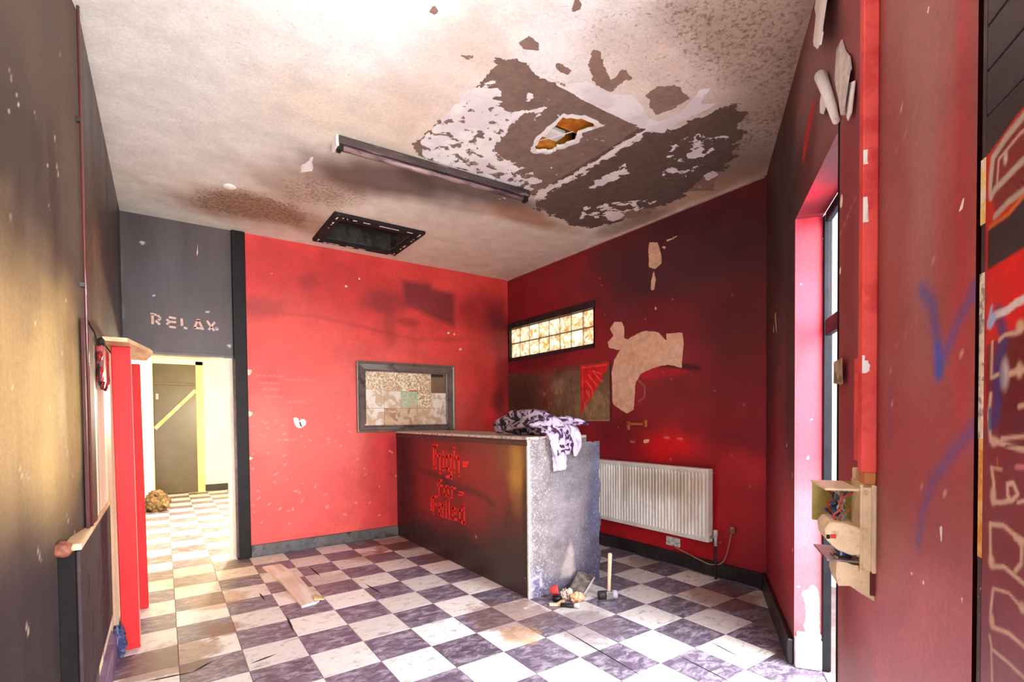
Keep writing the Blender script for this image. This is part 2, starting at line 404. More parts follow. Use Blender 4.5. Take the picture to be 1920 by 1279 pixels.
for cx, cy, k in near:
    o = bpy.data.objects.new('tile', MT[k]); COL.objects.link(o); o.parent = slab
    o.location = (cx-so.x, cy-so.y, -.0035-so.z+random.uniform(-.0006, .0004)); o.rotation_euler = (random.uniform(-.003, .003), random.uniform(-.003, .003), random.uniform(-.004, .004))
for k in (0, 1):
    V, Fc = [], []
    for cx, cy, kk in cand:
        if kk == k and (cx, cy, kk) not in ns:
            b = len(V); h = TS/2-.0012
            V += [(cx-h, cy-h, -.0005), (cx+h, cy-h, -.0005), (cx+h, cy+h, -.0005), (cx-h, cy+h, -.0005)]; V += [(x, y, -.003) for x, y, z in V[b:b+4]]
            Fc += [(b, b+1, b+2, b+3), (b, b+4, b+5, b+1), (b+1, b+5, b+6, b+2), (b+2, b+6, b+7, b+3), (b+3, b+7, b+4, b)]
    mesh('far_tiles', V, Fc, (M_tw, M_td)[k], slab)['kind'] = 'stuff'
M_splitshade = plain('split_shade', (30, 22, 24), .9, .3, 20, .2)  # black slivers on the tiles paint the shade inside open splits
def splitline(pts, w0):
    U, V = Vector((1, 0, 0)), Vector((0, 1, 0)); a = Vector((*pts[0], 0)); b = Vector((*pts[1], 0)); n = (b-a).normalized().cross(UZ)
    q = [(a.x, a.y), ((a+(b-a)*.35+n*w0*.5).x, (a+(b-a)*.35+n*w0*.5).y), ((a+(b-a)*.7+n*w0*.4).x, (a+(b-a)*.7+n*w0*.4).y), (b.x, b.y), ((a+(b-a)*.6-n*w0*.5).x, (a+(b-a)*.6-n*w0*.5).y), ((a+(b-a)*.2-n*w0*.3).x, (a+(b-a)*.2-n*w0*.3).y)]
    prism('split_shade_sliver', q, U, V, (0, 0, .0002), .0006, M_splitshade, slab)
for p in (((.64, 3.32), (.655, 3.6)), ((.585, 4.02), (.575, 4.22)), ((1.33, 3.62), (1.30, 3.95)), ((-.1, 3.13), (.1, 3.10)), ((.1, 3.10), (.2, 3.18)), ((.36, 3.02), (.5, 3.06)),
          ((1.97, 1.63), (2.02, 2.42)), ((2.28, 1.36), (2.31, 1.74)), ((2.33, 1.1), (2.37, 1.36)), ((2.56, 1.50), (2.6, 1.72)), ((1.06, 4.35), (1.05, 4.7))):
    splitline(p, .016 if p[0][0] < 1.5 else .009)

# ---- ceiling
def paint_ceiling(f):
    f.col2[:] = nlin((132, 108, 96))
    f.blob(1.0, 1.9, 1.3, 1.2, (252, 250, 248), 1)
    f.blob(0.2, 3.6, .9, 1.4, (234, 231, 226), .9); f.blob(-.1, 2.2, .35, 1.2, (222, 219, 214), .8)
    f.blob(1.2, 3.0, .8, .45, (232, 212, 188), .6)
    f.blob(2.9, 4.5, 1.2, 1.2, (228, 216, 204), .9); f.blob(1.6, 4.7, 1.6, .5, (232, 222, 208), .85)
    f.blob(.75, 4.75, .75, .40, (156, 124, 98), .85); f.blob(.95, 4.0, .5, .4, (170, 140, 122), .7)
    f.blob(1.45, 3.62, .75, .32, (96, 74, 68), .9); f.blob(2.1, 3.42, .7, .2, (84, 66, 62), .85); f.blob(2.7, 3.6, .6, .16, (170, 120, 92), .8)
    f.blob(1.25, 2.4, .25, .8, (232, 205, 186), .6)
    f.blob(2.5, 1.35, .9, .5, (184, 162, 146), .9); f.blob(3.2, 1.8, .5, .8, (178, 158, 144), .85)
    f.blob(3.55, 2.6, .16, .9, (196, 150, 118), .8); f.blob(2.2, 1.75, .5, .28, (236, 216, 204), .9)
    f.blob(3.3, 2.0, .4, .3, (130, 108, 98), .6); f.blob(3.55, 3.1, .2, .4, (120, 100, 90), .6)
    f.polyc([(1.29, 2.0), (1.32, 3.05), (1.35, 3.05), (1.33, 2.0)], (244, 226, 214), .01, .6)
    f.cols[:] = nlin((124, 82, 60))
    def sp(x, y, rx, ry, k):
        r = np.sqrt(((f.X-x)/rx)**2+((f.Y-y)/ry)**2)+f.wob*.15; f.speck = np.maximum(f.speck, sm(1.4-r)*k)
    sp(.7, 4.7, .75, .45, 1.1); sp(1.1, 4.1, .5, .5, .95); sp(2.35, 1.35, .8, .4, .95); sp(3.1, 1.7, .4, .6, .95); sp(.5, 2.6, .6, .7, .72); sp(2.2, 1.5, 1.5, .6, .8)
    BR = (134, 110, 98); BD = (104, 84, 76)
    B1 = [(1.397, 2.095), (1.418, 2.277), (1.400, 2.342), (1.412, 2.525), (1.397, 2.749), (1.352, 2.997), (1.445, 3.178), (1.656, 3.155), (1.880, 3.131), (2.028, 3.271), (2.346, 3.286), (2.455, 3.198), (2.498, 2.603), (2.486, 2.093), (2.049, 2.075), (1.786, 2.072), (1.470, 2.048), (1.402, 2.087)]
    B2 = [(2.567, 3.321), (2.533, 3.073), (2.538, 2.793), (2.546, 2.513), (2.526, 2.112), (2.631, 1.995), (2.631, 1.821), (2.688, 1.633), (2.832, 1.644), (2.950, 1.735), (3.036, 1.745), (3.109, 1.865), (3.269, 1.999), (3.389, 2.128), (3.454, 2.315), (3.494, 2.583), (3.502, 2.912), (3.421, 3.248), (3.349, 3.448), (3.182, 3.507), (2.914, 3.440), (2.665, 3.424)]
    f.peelpoly(B1, BR, .05); f.peelpoly(B2, BD, .085)
    for q in ([(1.428, 1.877), (1.423, 1.946), (1.460, 1.962), (1.530, 1.928), (1.485, 1.891)],
              [(1.734, 1.790), (1.808, 1.879), (1.934, 1.971), (2.063, 1.954), (2.025, 1.843), (2.071, 1.812), (1.957, 1.793), (1.971, 1.879), (1.857, 1.830), (1.773, 1.770)],
              [(2.219, 1.867), (2.222, 1.785), (2.324, 1.716), (2.455, 1.744), (2.468, 1.811), (2.424, 1.961), (2.305, 1.902)],
              [(1.659, 1.950), (1.751, 1.948), (1.762, 1.988), (1.707, 1.994)], [(1.228, 2.172), (1.265, 2.190), (1.302, 2.121), (1.252, 2.168)],
              [(.96, 1.93), (1.0, 2.03), (1.03, 2.0)], [(1.46, 1.58), (1.5, 1.68), (1.54, 1.63)], [(3.40, 3.0), (3.55, 2.85), (3.5, 3.1)], [(3.40, 2.2), (3.6, 2.35), (3.5, 2.42)]):
        f.peelpoly(q, (150, 122, 108), .022)
    W1 = [(1.403, 2.253), (1.360, 2.370), (1.365, 2.639), (1.352, 2.997), (1.465, 3.193), (1.814, 3.175), (2.076, 3.350), (2.365, 3.313), (2.232, 2.961), (1.869, 2.780), (1.795, 2.413), (1.903, 2.255), (1.832, 2.201), (1.673, 2.389), (1.491, 2.176)]
    f.whitepoly(W1, .60, .04); f.whitepoly([(1.95, 2.75), (2.2, 2.85), (2.45, 2.95), (2.47, 3.22), (2.3, 3.3), (1.9, 3.2)], .50, .06); f.whitepoly([(1.37, 2.3), (1.37, 2.62), (1.55, 2.7), (1.75, 2.62), (1.62, 2.4), (1.5, 2.2)], .70, .08)
    W2 = [(1.768, 2.050), (1.862, 1.937), (2.052, 1.944), (2.148, 1.879), (2.336, 1.940), (2.469, 1.972), (2.490, 1.815), (2.409, 1.667), (2.478, 1.586), (2.548, 1.718), (2.651, 1.611), (2.631, 1.821), (2.600, 1.971), (2.659, 2.070), (2.468, 2.105), (2.117, 2.087), (1.821, 2.083)]
    f.whitepoly(W2, .82, .03)
    f.whitepoly([(2.627, 2.973), (2.539, 2.575), (2.570, 2.358), (2.716, 2.287), (2.930, 2.435), (2.971, 2.638), (2.900, 2.864), (2.825, 3.068)], .58, .15)
    for q, k in (([(3.143, 3.106), (3.270, 3.022), (3.407, 3.066), (3.421, 3.248), (3.295, 3.234)], .9), ([(2.925, 2.147), (2.937, 2.007), (3.004, 1.987), (3.075, 2.129), (3.014, 2.184)], .9),
                 ([(3.275, 2.267), (3.288, 2.133), (3.413, 2.143), (3.454, 2.315)], .6), ([(2.9, 3.1), (3.4, 2.6), (3.45, 3.2), (3.1, 3.4)], .47), ([(2.6, 2.0), (3.0, 1.8), (3.3, 2.3), (3.1, 2.5)], .41)):
        f.whitepoly(q, k, .03)
    f.whitepoly([(1.751, 2.148), (1.916, 2.223), (1.97, 2.27), (1.9, 2.35), (1.92, 2.260)], .7, .02)
    f.whiteline([(2.055, 2.664), (2.008, 2.556), (1.993, 2.414), (1.973, 2.275)], .05, .012); f.whiteline([(2.083, 2.672), (2.171, 2.613), (2.165, 2.551), (2.219, 2.439), (2.169, 2.352), (2.24, 2.2)], .035, .012)
    f.whiteline([(2.510, 3.24), (2.516, 2.621), (2.508, 2.375), (2.495, 2.06)], .030, .006, .9); f.whiteline([(1.76, 2.072), (2.049, 2.082), (2.490, 2.078)], .03, .006, .9)
    f.whiteline([(1.307, 2.019), (1.449, 2.025), (1.769, 2.062)], .025, .01, .55)
    f.whitepoly([(0.813, 3.740), (0.862, 3.496), (0.93, 3.768), (0.838, 3.88)], .8, .02); f.whitepoly([(0.021, 3.569), (0.173, 3.466), (0.193, 3.614), (0.047, 3.680)], .45, .03)
    f.whitepoly([(.40, 4.36), (.44, 4.30), (.50, 4.33), (.49, 4.41), (.43, 4.43)], .95, .02)
    f.whitepoly([(1.0, 3.3), (1.05, 3.36), (2.3, 3.45), (2.4, 3.36), (1.8, 3.22)], .33, .03)
    f.whitepoly([(1.5, 2.1), (1.7, 2.08), (2.0, 2.2), (1.9, 2.5), (1.7, 2.35)], .34, .06); f.whitepoly([(2.2, 2.3), (2.45, 2.2), (2.47, 2.9), (2.25, 2.9)], .30, .06)
    for B in (B1, B2): f.whiteline(B+[B[0]], .05, .03, .42)
    HP = [(2.055, 2.664), (2.008, 2.556), (1.993, 2.414), (1.973, 2.275), (2.074, 2.218), (2.225, 2.224), (2.169, 2.352), (2.219, 2.439), (2.165, 2.551), (2.171, 2.613), (2.083, 2.672)]
    def cut(a, b):
        q = (a-XR)*NV.x+(b-YC)*NV.y
        return (q < -.02) | (sdpoly(a, b, HP) > 0)
    f.cut = cut
    f.HP = HP
HATCH = (1.318, 2.004, 4.505, 5.075)
struct(grid('ceiling', -.75, XR, -.6, YB, .016, lambda a, b: (a, b, H), paint_ceiling, M_ceil, hole=[HATCH], base=(234, 230, 218)))
# broken hole in the ceiling: board edge, joists and roof void above
HP = [(2.055, 2.664), (2.008, 2.556), (1.993, 2.414), (1.973, 2.275), (2.074, 2.218), (2.225, 2.224), (2.169, 2.352), (2.219, 2.439), (2.165, 2.551), (2.171, 2.613), (2.083, 2.672)]
hole = thing('ceiling_hole', 'broken hole in the scorched ceiling showing orange timber above', 'hole', (2.1, 2.45, H))
V, Fc = [], []; rr = random.Random(4); ring = []
for i in range(len(HP)):
    a, b = Vector(HP[i]), Vector(HP[(i+1) % len(HP)])
    for k in range(5): p = a+(b-a)*k/5; ring.append(p+Vector((rr.uniform(-.008, .008), rr.uniform(-.008, .008))))
c2 = Vector((2.1, 2.44)); n = len(ring)
for p in ring: d = (p-c2).normalized(); V += [(p+d*.03).to_tuple()+(H-.001,), (p-d*.004).to_tuple()+(H-.004,), p.to_tuple()+(H+.016,)]
for i in range(n):
    a, b = 3*i, 3*((i+1) % n); Fc += [(a, b, b+1, a+1), (a+1, b+1, b+2, a+2)]
mesh('broken_edge', V, Fc, M_white, hole)
ab('joist', 1.86, 2.34, 2.20, 2.43, H+.05, H+.20, M_orange, hole); ab('joist', 1.86, 2.34, 2.60, 2.70, H+.03, H+.20, M_orange, hole)
ab('plaster_lump', 2.06, 2.2, 2.50, 2.60, H+.06, H+.10, M_white, hole, .01)
tube('wire', [(2.03, 2.66, H+.04), (2.1, 2.52, H+.03), (2.19, 2.42, H+.05)], .003, M_white, hole)
V = [(1.8, 2.1, H+.3), (2.42, 2.1, H+.3), (2.42, 2.8, H+.3), (1.8, 2.8, H+.3), (1.8, 2.1, H+.012), (2.42, 2.1, H+.012), (2.42, 2.8, H+.012), (1.8, 2.8, H+.012)]
mesh('void_lining', V, [(0, 1, 2, 3), (0, 4, 5, 1), (1, 5, 6, 2), (2, 6, 7, 3), (3, 7, 4, 0)], M_void, hole)

# ---- back wall (red) with doorway at its left end
def paint_back(f):
    f.blob(1.6, 1.0, 1.5, 1.2, (232, 104, 94), .8)  # salmon patch paints the brighter light at the wall's lower centre
    f.blob(1.2, 2.7, 1.4, .5, (196, 50, 48), .7); f.blob(1.1, 2.2, .8, .35, (230, 84, 72), .8)
    f.polyc([(2.26, 2.88), (2.60, 2.90), (2.62, 2.84), (2.92, 2.83), (2.92, 2.42), (2.6, 2.52), (2.26, 2.62)], (112, 38, 48), .05, .85, .01)
    f.blob(2.05, 2.62, .3, .14, (140, 44, 46), .7); f.blob(3.3, 2.65, .4, .3, (150, 34, 42), .8); f.blob(3.55, 2.45, .25, .35, (88, 22, 30), .85)
    f.blob(1.25, 2.72, .12, .12, (150, 44, 44), .6); f.blob(2.1, 2.35, .08, .2, (160, 52, 48), .6); f.blob(2.3, 2.42, .16, .06, (140, 40, 40), .6)
    f.linec([(.8, 2.37), (1.3, 2.38), (1.9, 2.30), (2.4, 2.23), (3.2, 2.3)], .025, (168, 46, 46), .03, .55, .012)
    f.blob(.8, 2.4, .22, .12, (160, 52, 50), .7)
    f.blob(3.3, 2.0, .35, .5, (196, 46, 50), .6); f.blob(3.62, 1.9, .14, .9, (120, 24, 30), .7); f.blob(3.52, 1.5, .12, .2, (110, 30, 34), .7); f.blob(3.42, 1.33, .12, .14, (236, 54, 54), .9)
    f.blob(2.0, .7, .28, .8, (196, 22, 34), .8); f.blob(2.12, .6, .1, .8, (150, 14, 26), .7)  # deeper red paints the counter's shadow on the wall beside it
    f.blob(.82, 1.25, .22, .35, (200, 120, 110), .55); f.blob(.86, 1.75, .1, .1, (214, 60, 66), .5)
    f.blob(1.6, .5, 1.0, .4, (228, 76, 76), .5)
    C = (244, 222, 206); f.col2[:] = nlin(C); 
    for x, z, r in ((.68, 1.38, .03), (.675, 1.78, .035), (.68, .95, .02), (2.83, 2.34, .018), (2.91, 2.335, .016), (2.99, 2.16, .02), (1.62, 2.73, .016), (1.76, 2.83, .014), (.9, 2.75, .01), (2.38, 1.0, .01), (2.3, .98, .008), (2.1, 1.95, .008)):
        f.peelpoly([(x+r*math.cos(a)*(1+.3*math.sin(3*a+x*9)), z+r*.9*math.sin(a)) for a in np.linspace(0, 5.6, 8)], C, .012)
    r0 = random.Random(5)
    for k in range(70):
        x, z = .7+r0.random()**1.6*1.5, .25+r0.random()*1.1; f.linec([(x, z), (x+r0.uniform(-.02, .03), z+r0.uniform(-.02, .02))], .007, (250, 190, 176), .006, .8)
    for (x0, x1, z, a) in ((.74, 1.0, 1.75, .014), (.78, .95, 1.68, .012), (.80, .95, 1.62, .012), (1.0, 1.3, 1.72, .012), (.82, .98, 1.55, .01), (1.0, 1.2, 1.5, .01), (.92, 1.1, 1.12, .01)):
        xs = np.arange(x0, x1, .016); f.linec([(x, z+a*math.sin(i*2.4+z*30)) for i, x in enumerate(xs)], .006, (250, 160, 146), .006, .55)
M_redX = M_red
struct(grid('wall_back', .668, XR, 0, H, .012, lambda a, b: (a, YB, b), paint_back, M_red, base=(220, 66, 60)))
def paint_lintel(f):
    f.blob(.1, 2.6, .4, .4, (78, 70, 74), .6); f.blob(.3, 2.15, .4, .3, (86, 72, 72), .7)
    for x, z, r in ((-.12, 2.86, .012), (.35, 2.32, .008), (.42, 2.17, .008), (-.05, 2.42, .006), (.52, 2.02, .01)): f.linec([(x, z), (x+.01, z-.004)], r*1.8, (214, 208, 214), .005)
    f.linec([(-.26, 2.9), (-.262, 2.2)], .01, (130, 120, 122), .008, .7, .006)
lint = struct(grid('wall_lintel', XL, .555, 1.925, H, .014, lambda a, b: (a, YB, b), paint_lintel, M_black, base=(76, 66, 66)))
struct(ab('trim_1', .553, .668, YB-.035, YB+.12, 0, H, M_blackpost, None, .006))
struct(ab('trim_2', XL, .553, YB-.012, YB+.12, 1.905, 1.925, M_greytrim))
for k, (x, z) in enumerate(((.61, 2.80), (.605, 2.50), (.605, 2.2), (.6, 1.6))):
    pass
tube('frame_bead', [(.556, YB-.03, .02), (.556, YB-.03, 1.9)], .012, plain('grey_bead', (118, 100, 100), .35, .3, 12, .3), bpy.data.objects['trim_1'])  # rounded bead in a lighter grey than the black post
struct(ab('wall_doorway_reveal', .50, .553, YB+.02, YB+.12, 0, 1.905, M_cream))
struct(ab('wall_corridor_front', .553, 1.65, YB+.12, YB+.16, 0, 2.5, M_cream))
# ---- corridor behind the doorway
struct(ab('wall_corridor_left', XL-.08, XL, YB+.01, 10.95, 0, 2.5, M_cream))
struct(ab('wall_corridor_right', 1.62, 1.7, YB+.12, 10.95, 0, 2.5, M_cream))
struct(ab('ceiling_corridor', XL-.08, 1.7, YB+.13, 11, 2.5, 2.56, M_cream))
struct(ab('wall_corridor_end', XL-.08, 1.7, 10.92, 11.0, 0, 2.5, M_cream))
struct(ab('baseboard_corridor', .62, 1.62, 10.885, 10.92, 0, .12, M_blacktrim))
struct(ab('trim_3', .505, .62, 10.86, 10.92, 0, 2.40, plain('yellowed_architrave', (228, 190, 140), .5, .12, 6, .2)))
struct(ab('trim_4', -.2, .62, 10.86, 10.92, 2.335, 2.44, M_cream))
# wall stub left of the far door, and the corridor pilaster
struct(ab('wall_corridor_stub', XL, -.135, 9.6, 10.92, 0, 2.5, M_cream))
M_olive = plain('dark_olive_door', (82, 72, 50), .3, .12, 3, .1)
d1 = thing('door_1', 'x', 'x', (.2, 10.87, 0)); del d1['label']; del d1['category']; struct(d1)
ab('door_panel', -.13, .505, 10.86, 10.9, .005, 1.97, M_olive, d1, .004); ab('transom_panel', -.13, .505, 10.85, 10.9, 1.985, 2.33, M_olive, d1, .004)
ab('transom_rail', -.13, .505, 10.835, 10.86, 1.955, 2.0, plain('olive_rail', (84, 74, 54), .4), d1, .003)
ab('hinge', -.1, -.06, 10.85, 10.86, 1.7, 1.8, M_metal, d1, .002)
bm = bmesh.new(); p, q = Vector((-.12, 10.83, 1.18)), Vector((.50, 10.83, 1.87)); bm_box(bm, (p+q)/2, q-p, (0, .025, 0), (q-p).normalized().cross(Vector((0, 1, 0)))*.06)
tag(bm_obj('brace_plank', bm, M_wood), 'pale diagonal plank braced across the dark olive door in the corridor', 'plank')
M_bag = plain('brown_sacking', (92, 72, 52), .8, .4, 14, .6, c2=(150, 124, 92))
bag = thing('rubbish_sack', 'crumpled brown sack slumped on the corridor floor by the left wall', 'sack', (-.06, 9.0, 0))
crumple('sack_body', (-.10, 9.0, .15), (.14, .2, .16), M_bag, bag, 3, .3, 2.6); crumple('sack_neck', (-.09, 8.92, .27), (.08, .08, .06), M_bag, bag, 8, .4, 3, 3)

# ---- left wall
def paint_left(f):
    f.blob(4.2, 2.5, 2.0, .9, (58, 48, 44), .8)
    f.polyc([(2.98, -.2), (2.98, 1.70), (3.9, 1.74), (5.6, 1.80), (5.6, -.2)], (236, 222, 190), .012, 1, .004)
    f.linec([(3.19, -.2), (3.19, 1.52)], .035, (128, 82, 56), .006, .9)  # brown line paints a post's shadow on the cream area
    f.blob(3.3, 2.0, .7, .45, (110, 90, 62), .7); f.blob(5.2, 2.2, .35, .5, (52, 44, 40), .7)  # first blob paints the corridor lamp's warm glow above the cream area
    r0 = random.Random(9)
    for k in range(30):
        y, z = 3.0+r0.random()*2.2, 1.9+r0.random()*1.1; f.linec([(y, z), (y+.004, z-r0.random()*.05)], .008, (190, 176, 168), .006, .8)
struct(grid('wall_left', 2.906, YB, 0, H, .014, lambda a, b: (XL, a, b), paint_left, M_black, base=(66, 56, 52)))
YN = -.6; XN = XL-.14*(2.906-YN)
def paint_nearleft(f):
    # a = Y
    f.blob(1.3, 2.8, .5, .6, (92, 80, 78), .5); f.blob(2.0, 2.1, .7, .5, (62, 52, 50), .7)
    f.blob(1.9, 1.45, .9, .50, (184, 152, 104), .9); f.blob(2.5, 1.35, .3, .45, (206, 172, 112), .8); f.blob(1.5, 1.2, .35, .35, (200, 168, 124), .6)  # the corridor lamp's yellow glow, painted into the wall colour
    f.blob(1.9, .6, 1.2, .46, (52, 42, 46), .9)  # the half partition's shadow, painted low on the wall
    r0 = random.Random(2)
    for k in range(60):
        y, z = 1.3+r0.random()*1.4, .5+r0.random()*2.4; l = .01+r0.random()**3*.05; f.linec([(y, z), (y+l*.5, z-l)], .003+r0.random()*.004, (232, 208, 178), .003, .9)
    for p in (((1.44, 2.70), (1.50, 2.66), (1.58, 2.55)), ((1.47, 2.28), (1.51, 2.24)), ((1.45, 1.95), (1.5, 1.9)), ((1.72, 1.90), (1.76, 1.86), (1.84, 1.78)), ((1.44, 1.02), (1.5, 1.0))): f.linec(p, .007, (40, 32, 30), .004); f.linec([(a+.012, b) for a, b in p], .004, (236, 214, 190), .003, .8)
    f.linec([(1.66, 3.0), (1.68, 2.3)], .006, (150, 136, 124), .006, .6)
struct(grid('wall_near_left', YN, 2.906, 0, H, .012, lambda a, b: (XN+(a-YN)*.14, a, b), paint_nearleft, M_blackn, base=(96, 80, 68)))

# ---- right wall with glass-block window
GW = (3.80, 5.345, 2.085, 2.46)
PL = (228, 184, 156)
def paint_right(f):
    f.blob(4.7, 2.75, 1.1, .4, (132, 24, 34), .8); f.blob(4.6, 2.35, 1.0, .2, (128, 22, 32), .6)
    f.blob(2.9, 2.7, 1.1, .55, (72, 34, 42), .9); f.blob(2.3, 2.6, .5, .9, (76, 36, 44), .8); f.blob(3.4, 2.9, .5, .3, (80, 32, 40), .6)
    f.blob(2.6, 2.15, .7, .25, (104, 26, 34), .8); f.blob(2.2, 2.0, .3, .5, (96, 28, 36), .7); f.blob(2.5, 1.6, .6, .25, (118, 26, 36), .7)
    f.blob(2.85, 1.05, .34, .16, (212, 18, 24), .95, .3); f.blob(2.3, .75, .45, .3, (172, 22, 32), .8); f.blob(3.4, 1.2, .4, .3, (112, 16, 28), .6)  # first blob paints a bright red glare above the radiator
    f.blob(2.15, .9, .2, .16, (200, 40, 52), .7); f.blob(4.8, 2.0, .6, .1, (84, 18, 26), .7)
    f.blob(2.7, .5, 1.8, .32, (178, 22, 32), .7); f.blob(3.0, .2, 1.0, .12, (196, 20, 28), .6)
    f.polyc([(3.188, 1.70), (3.008, 1.765), (2.839, 1.768), (2.585, 1.745), (2.604, 1.70), (2.799, 1.672), (3.097, 1.662)], (170, 22, 44), .015, .95, .006)
    f.polyc([(2.95, 1.77), (2.78, 1.79), (2.56, 1.755), (2.52, 1.70), (2.62, 1.70), (2.75, 1.735)], (52, 12, 22), .018, .9, .004)
    f.linec([(3.2, 1.66), (3.12, 1.6), (3.13, 1.5), (3.2, 1.46)], .012, (168, 112, 108), .006, .7)
    f.col2[:] = nlin(PL)
    for q in ([(3.502, 2.263), (3.568, 2.206), (3.516, 2.132), (3.595, 2.075), (3.582, 2.016), (3.478, 1.984), (3.428, 1.979), (3.505, 1.892), (3.545, 1.762), (3.534, 1.454), (3.432, 1.385), (3.345, 1.346), (3.260, 1.382), (3.235, 1.646), (3.165, 1.723), (2.986, 1.771), (2.860, 1.777), (2.719, 1.739), (2.699, 1.960), (2.709, 2.044), (2.879, 2.060), (2.879, 2.001), (2.963, 2.081), (3.117, 2.121), (3.233, 2.101), (3.328, 2.069), (3.377, 2.085), (3.377, 2.196), (3.401, 2.247)],
              [(3.069, 2.923), (3.080, 2.856), (3.070, 2.695), (3.004, 2.661), (2.929, 2.694), (2.929, 2.779), (2.971, 2.894)], [(3.015, 2.655), (3.048, 2.567), (3.049, 2.479), (3.005, 2.470), (2.994, 2.572)],
              [(2.929, 2.848), (2.877, 2.833), (2.887, 2.811), (2.918, 2.824)], [(2.877, 2.892), (2.746, 2.889), (2.795, 2.872), (2.873, 2.864)], [(3.006, 2.331), (2.980, 2.300), (3.010, 2.280)], [(3.145, 1.100), (3.066, 1.112), (3.088, 1.075), (3.133, 1.068)], [(2.2, .06), (2.32, .12), (2.3, .05)]):
        f.peelpoly(q, PL, .028)
    m = sdpoly(f.X, f.Y, [(3.5, 1.9), (3.2, 1.4), (3.55, 1.4)]); kk = sm(.5+f.wob*.35)[..., None]; f.col2 = f.col2*(1-kk)+nlin((212, 164, 136))*kk
    r0 = random.Random(11)
    for k in range(26):
        y, z = 2.1+r0.random()*1.6, .25+r0.random()*2.5; f.linec([(y, z), (y+.006, z-.006)], .007, (214, 150, 150), .005, .8)
    for y, z in ((2.76, 1.12), (2.9, 1.13), (3.3, 1.08)): f.linec([(y, z), (y-.05, z)], .008, (232, 170, 160), .006)
struct(grid('wall_right', YC, YB, 0, H, .0125, lambda a, b: (XR, a, b), paint_right, M_maroon, hole=[GW], base=(140, 28, 38)))
# glass blocks
w1 = thing('window_1', 'x', 'x', (XR+.05, (GW[0]+GW[1])/2, GW[2])); del w1['label']; del w1['category']; struct(w1)
gm = NT('glass_block'); gn = gm.noise(13, 4, .6, None, 1.2); gc = gm.mix(gm.ramp(gn, .40, .66), lin((252, 250, 238)), lin((196, 146, 74)))
tr = gm.n('ShaderNodeBsdfTranslucent'); gm.l(gc, tr.inputs[0]); mx = gm.n('ShaderNodeMixShader'); mx.inputs[0].default_value = .82
gm.fin(gc, .12, .6); gm.bump(gm.noise(22, 3, .5, None, 1.2), .8, .02); gm.l(gm.b.outputs[0], mx.inputs[1]); gm.l(tr.outputs[0], mx.inputs[2]); gm.l(mx.outputs[0], gm.out.inputs[0])
M_mortar = plain('block_mortar', (150, 128, 108), .8, .2, 12, .3)
bw, bh = (GW[1]-GW[0])/8, (GW[3]-GW[2])/2
for i in range(8):
    for j in range(2):
        y0, z0 = GW[0]+i*bw, GW[2]+j*bh
        bm = bmesh.new(); bm_box(bm, (XR+.055, y0+bw/2, z0+bh/2), (.05, 0, 0), (0, bw-.014, 0), (0, 0, bh-.014), .014, 2); bm_obj('glass_block', bm, gm.m, w1)
bm = bmesh.new()
for i in range(9): bm_box(bm, (XR+.055, GW[0]+i*bw, (GW[2]+GW[3])/2), (.03, 0, 0), (0, .016, 0), (0, 0, GW[3]-GW[2]))
for j in range(3): bm_box(bm, (XR+.055, (GW[0]+GW[1])/2, GW[2]+j*bh), (.0302, 0, 0), (0, GW[1]-GW[0], 0), (0, 0, .016))
bm_obj('mortar_joints', bm, M_mortar, w1)
ab('window_head', XR-.012, XR+.08, GW[0]-.03, YB-.01, GW[3], GW[3]+.075, M_blacktrim, w1); ab('window_sill', XR-.008, XR+.08, GW[0]-.01, YB-.01, GW[2]-.045, GW[2], M_blacktrim, w1)
ab('window_jamb', XR+.0, XR+.08, GW[0]-.02, GW[0], GW[2]-.04, GW[3]+.06, M_plasticw, w1); ab('window_jamb', XR+.0, XR+.08, GW[1], GW[1]+.02, GW[2]-.04, GW[3]+.06, M_blacktrim, w1)
lamp('yard_daylight', 'AREA', (XR+.9, 4.55, 2.5), (XR, 4.55, 2.3), 24, (1.0, .98, .9), 1.9, .9)

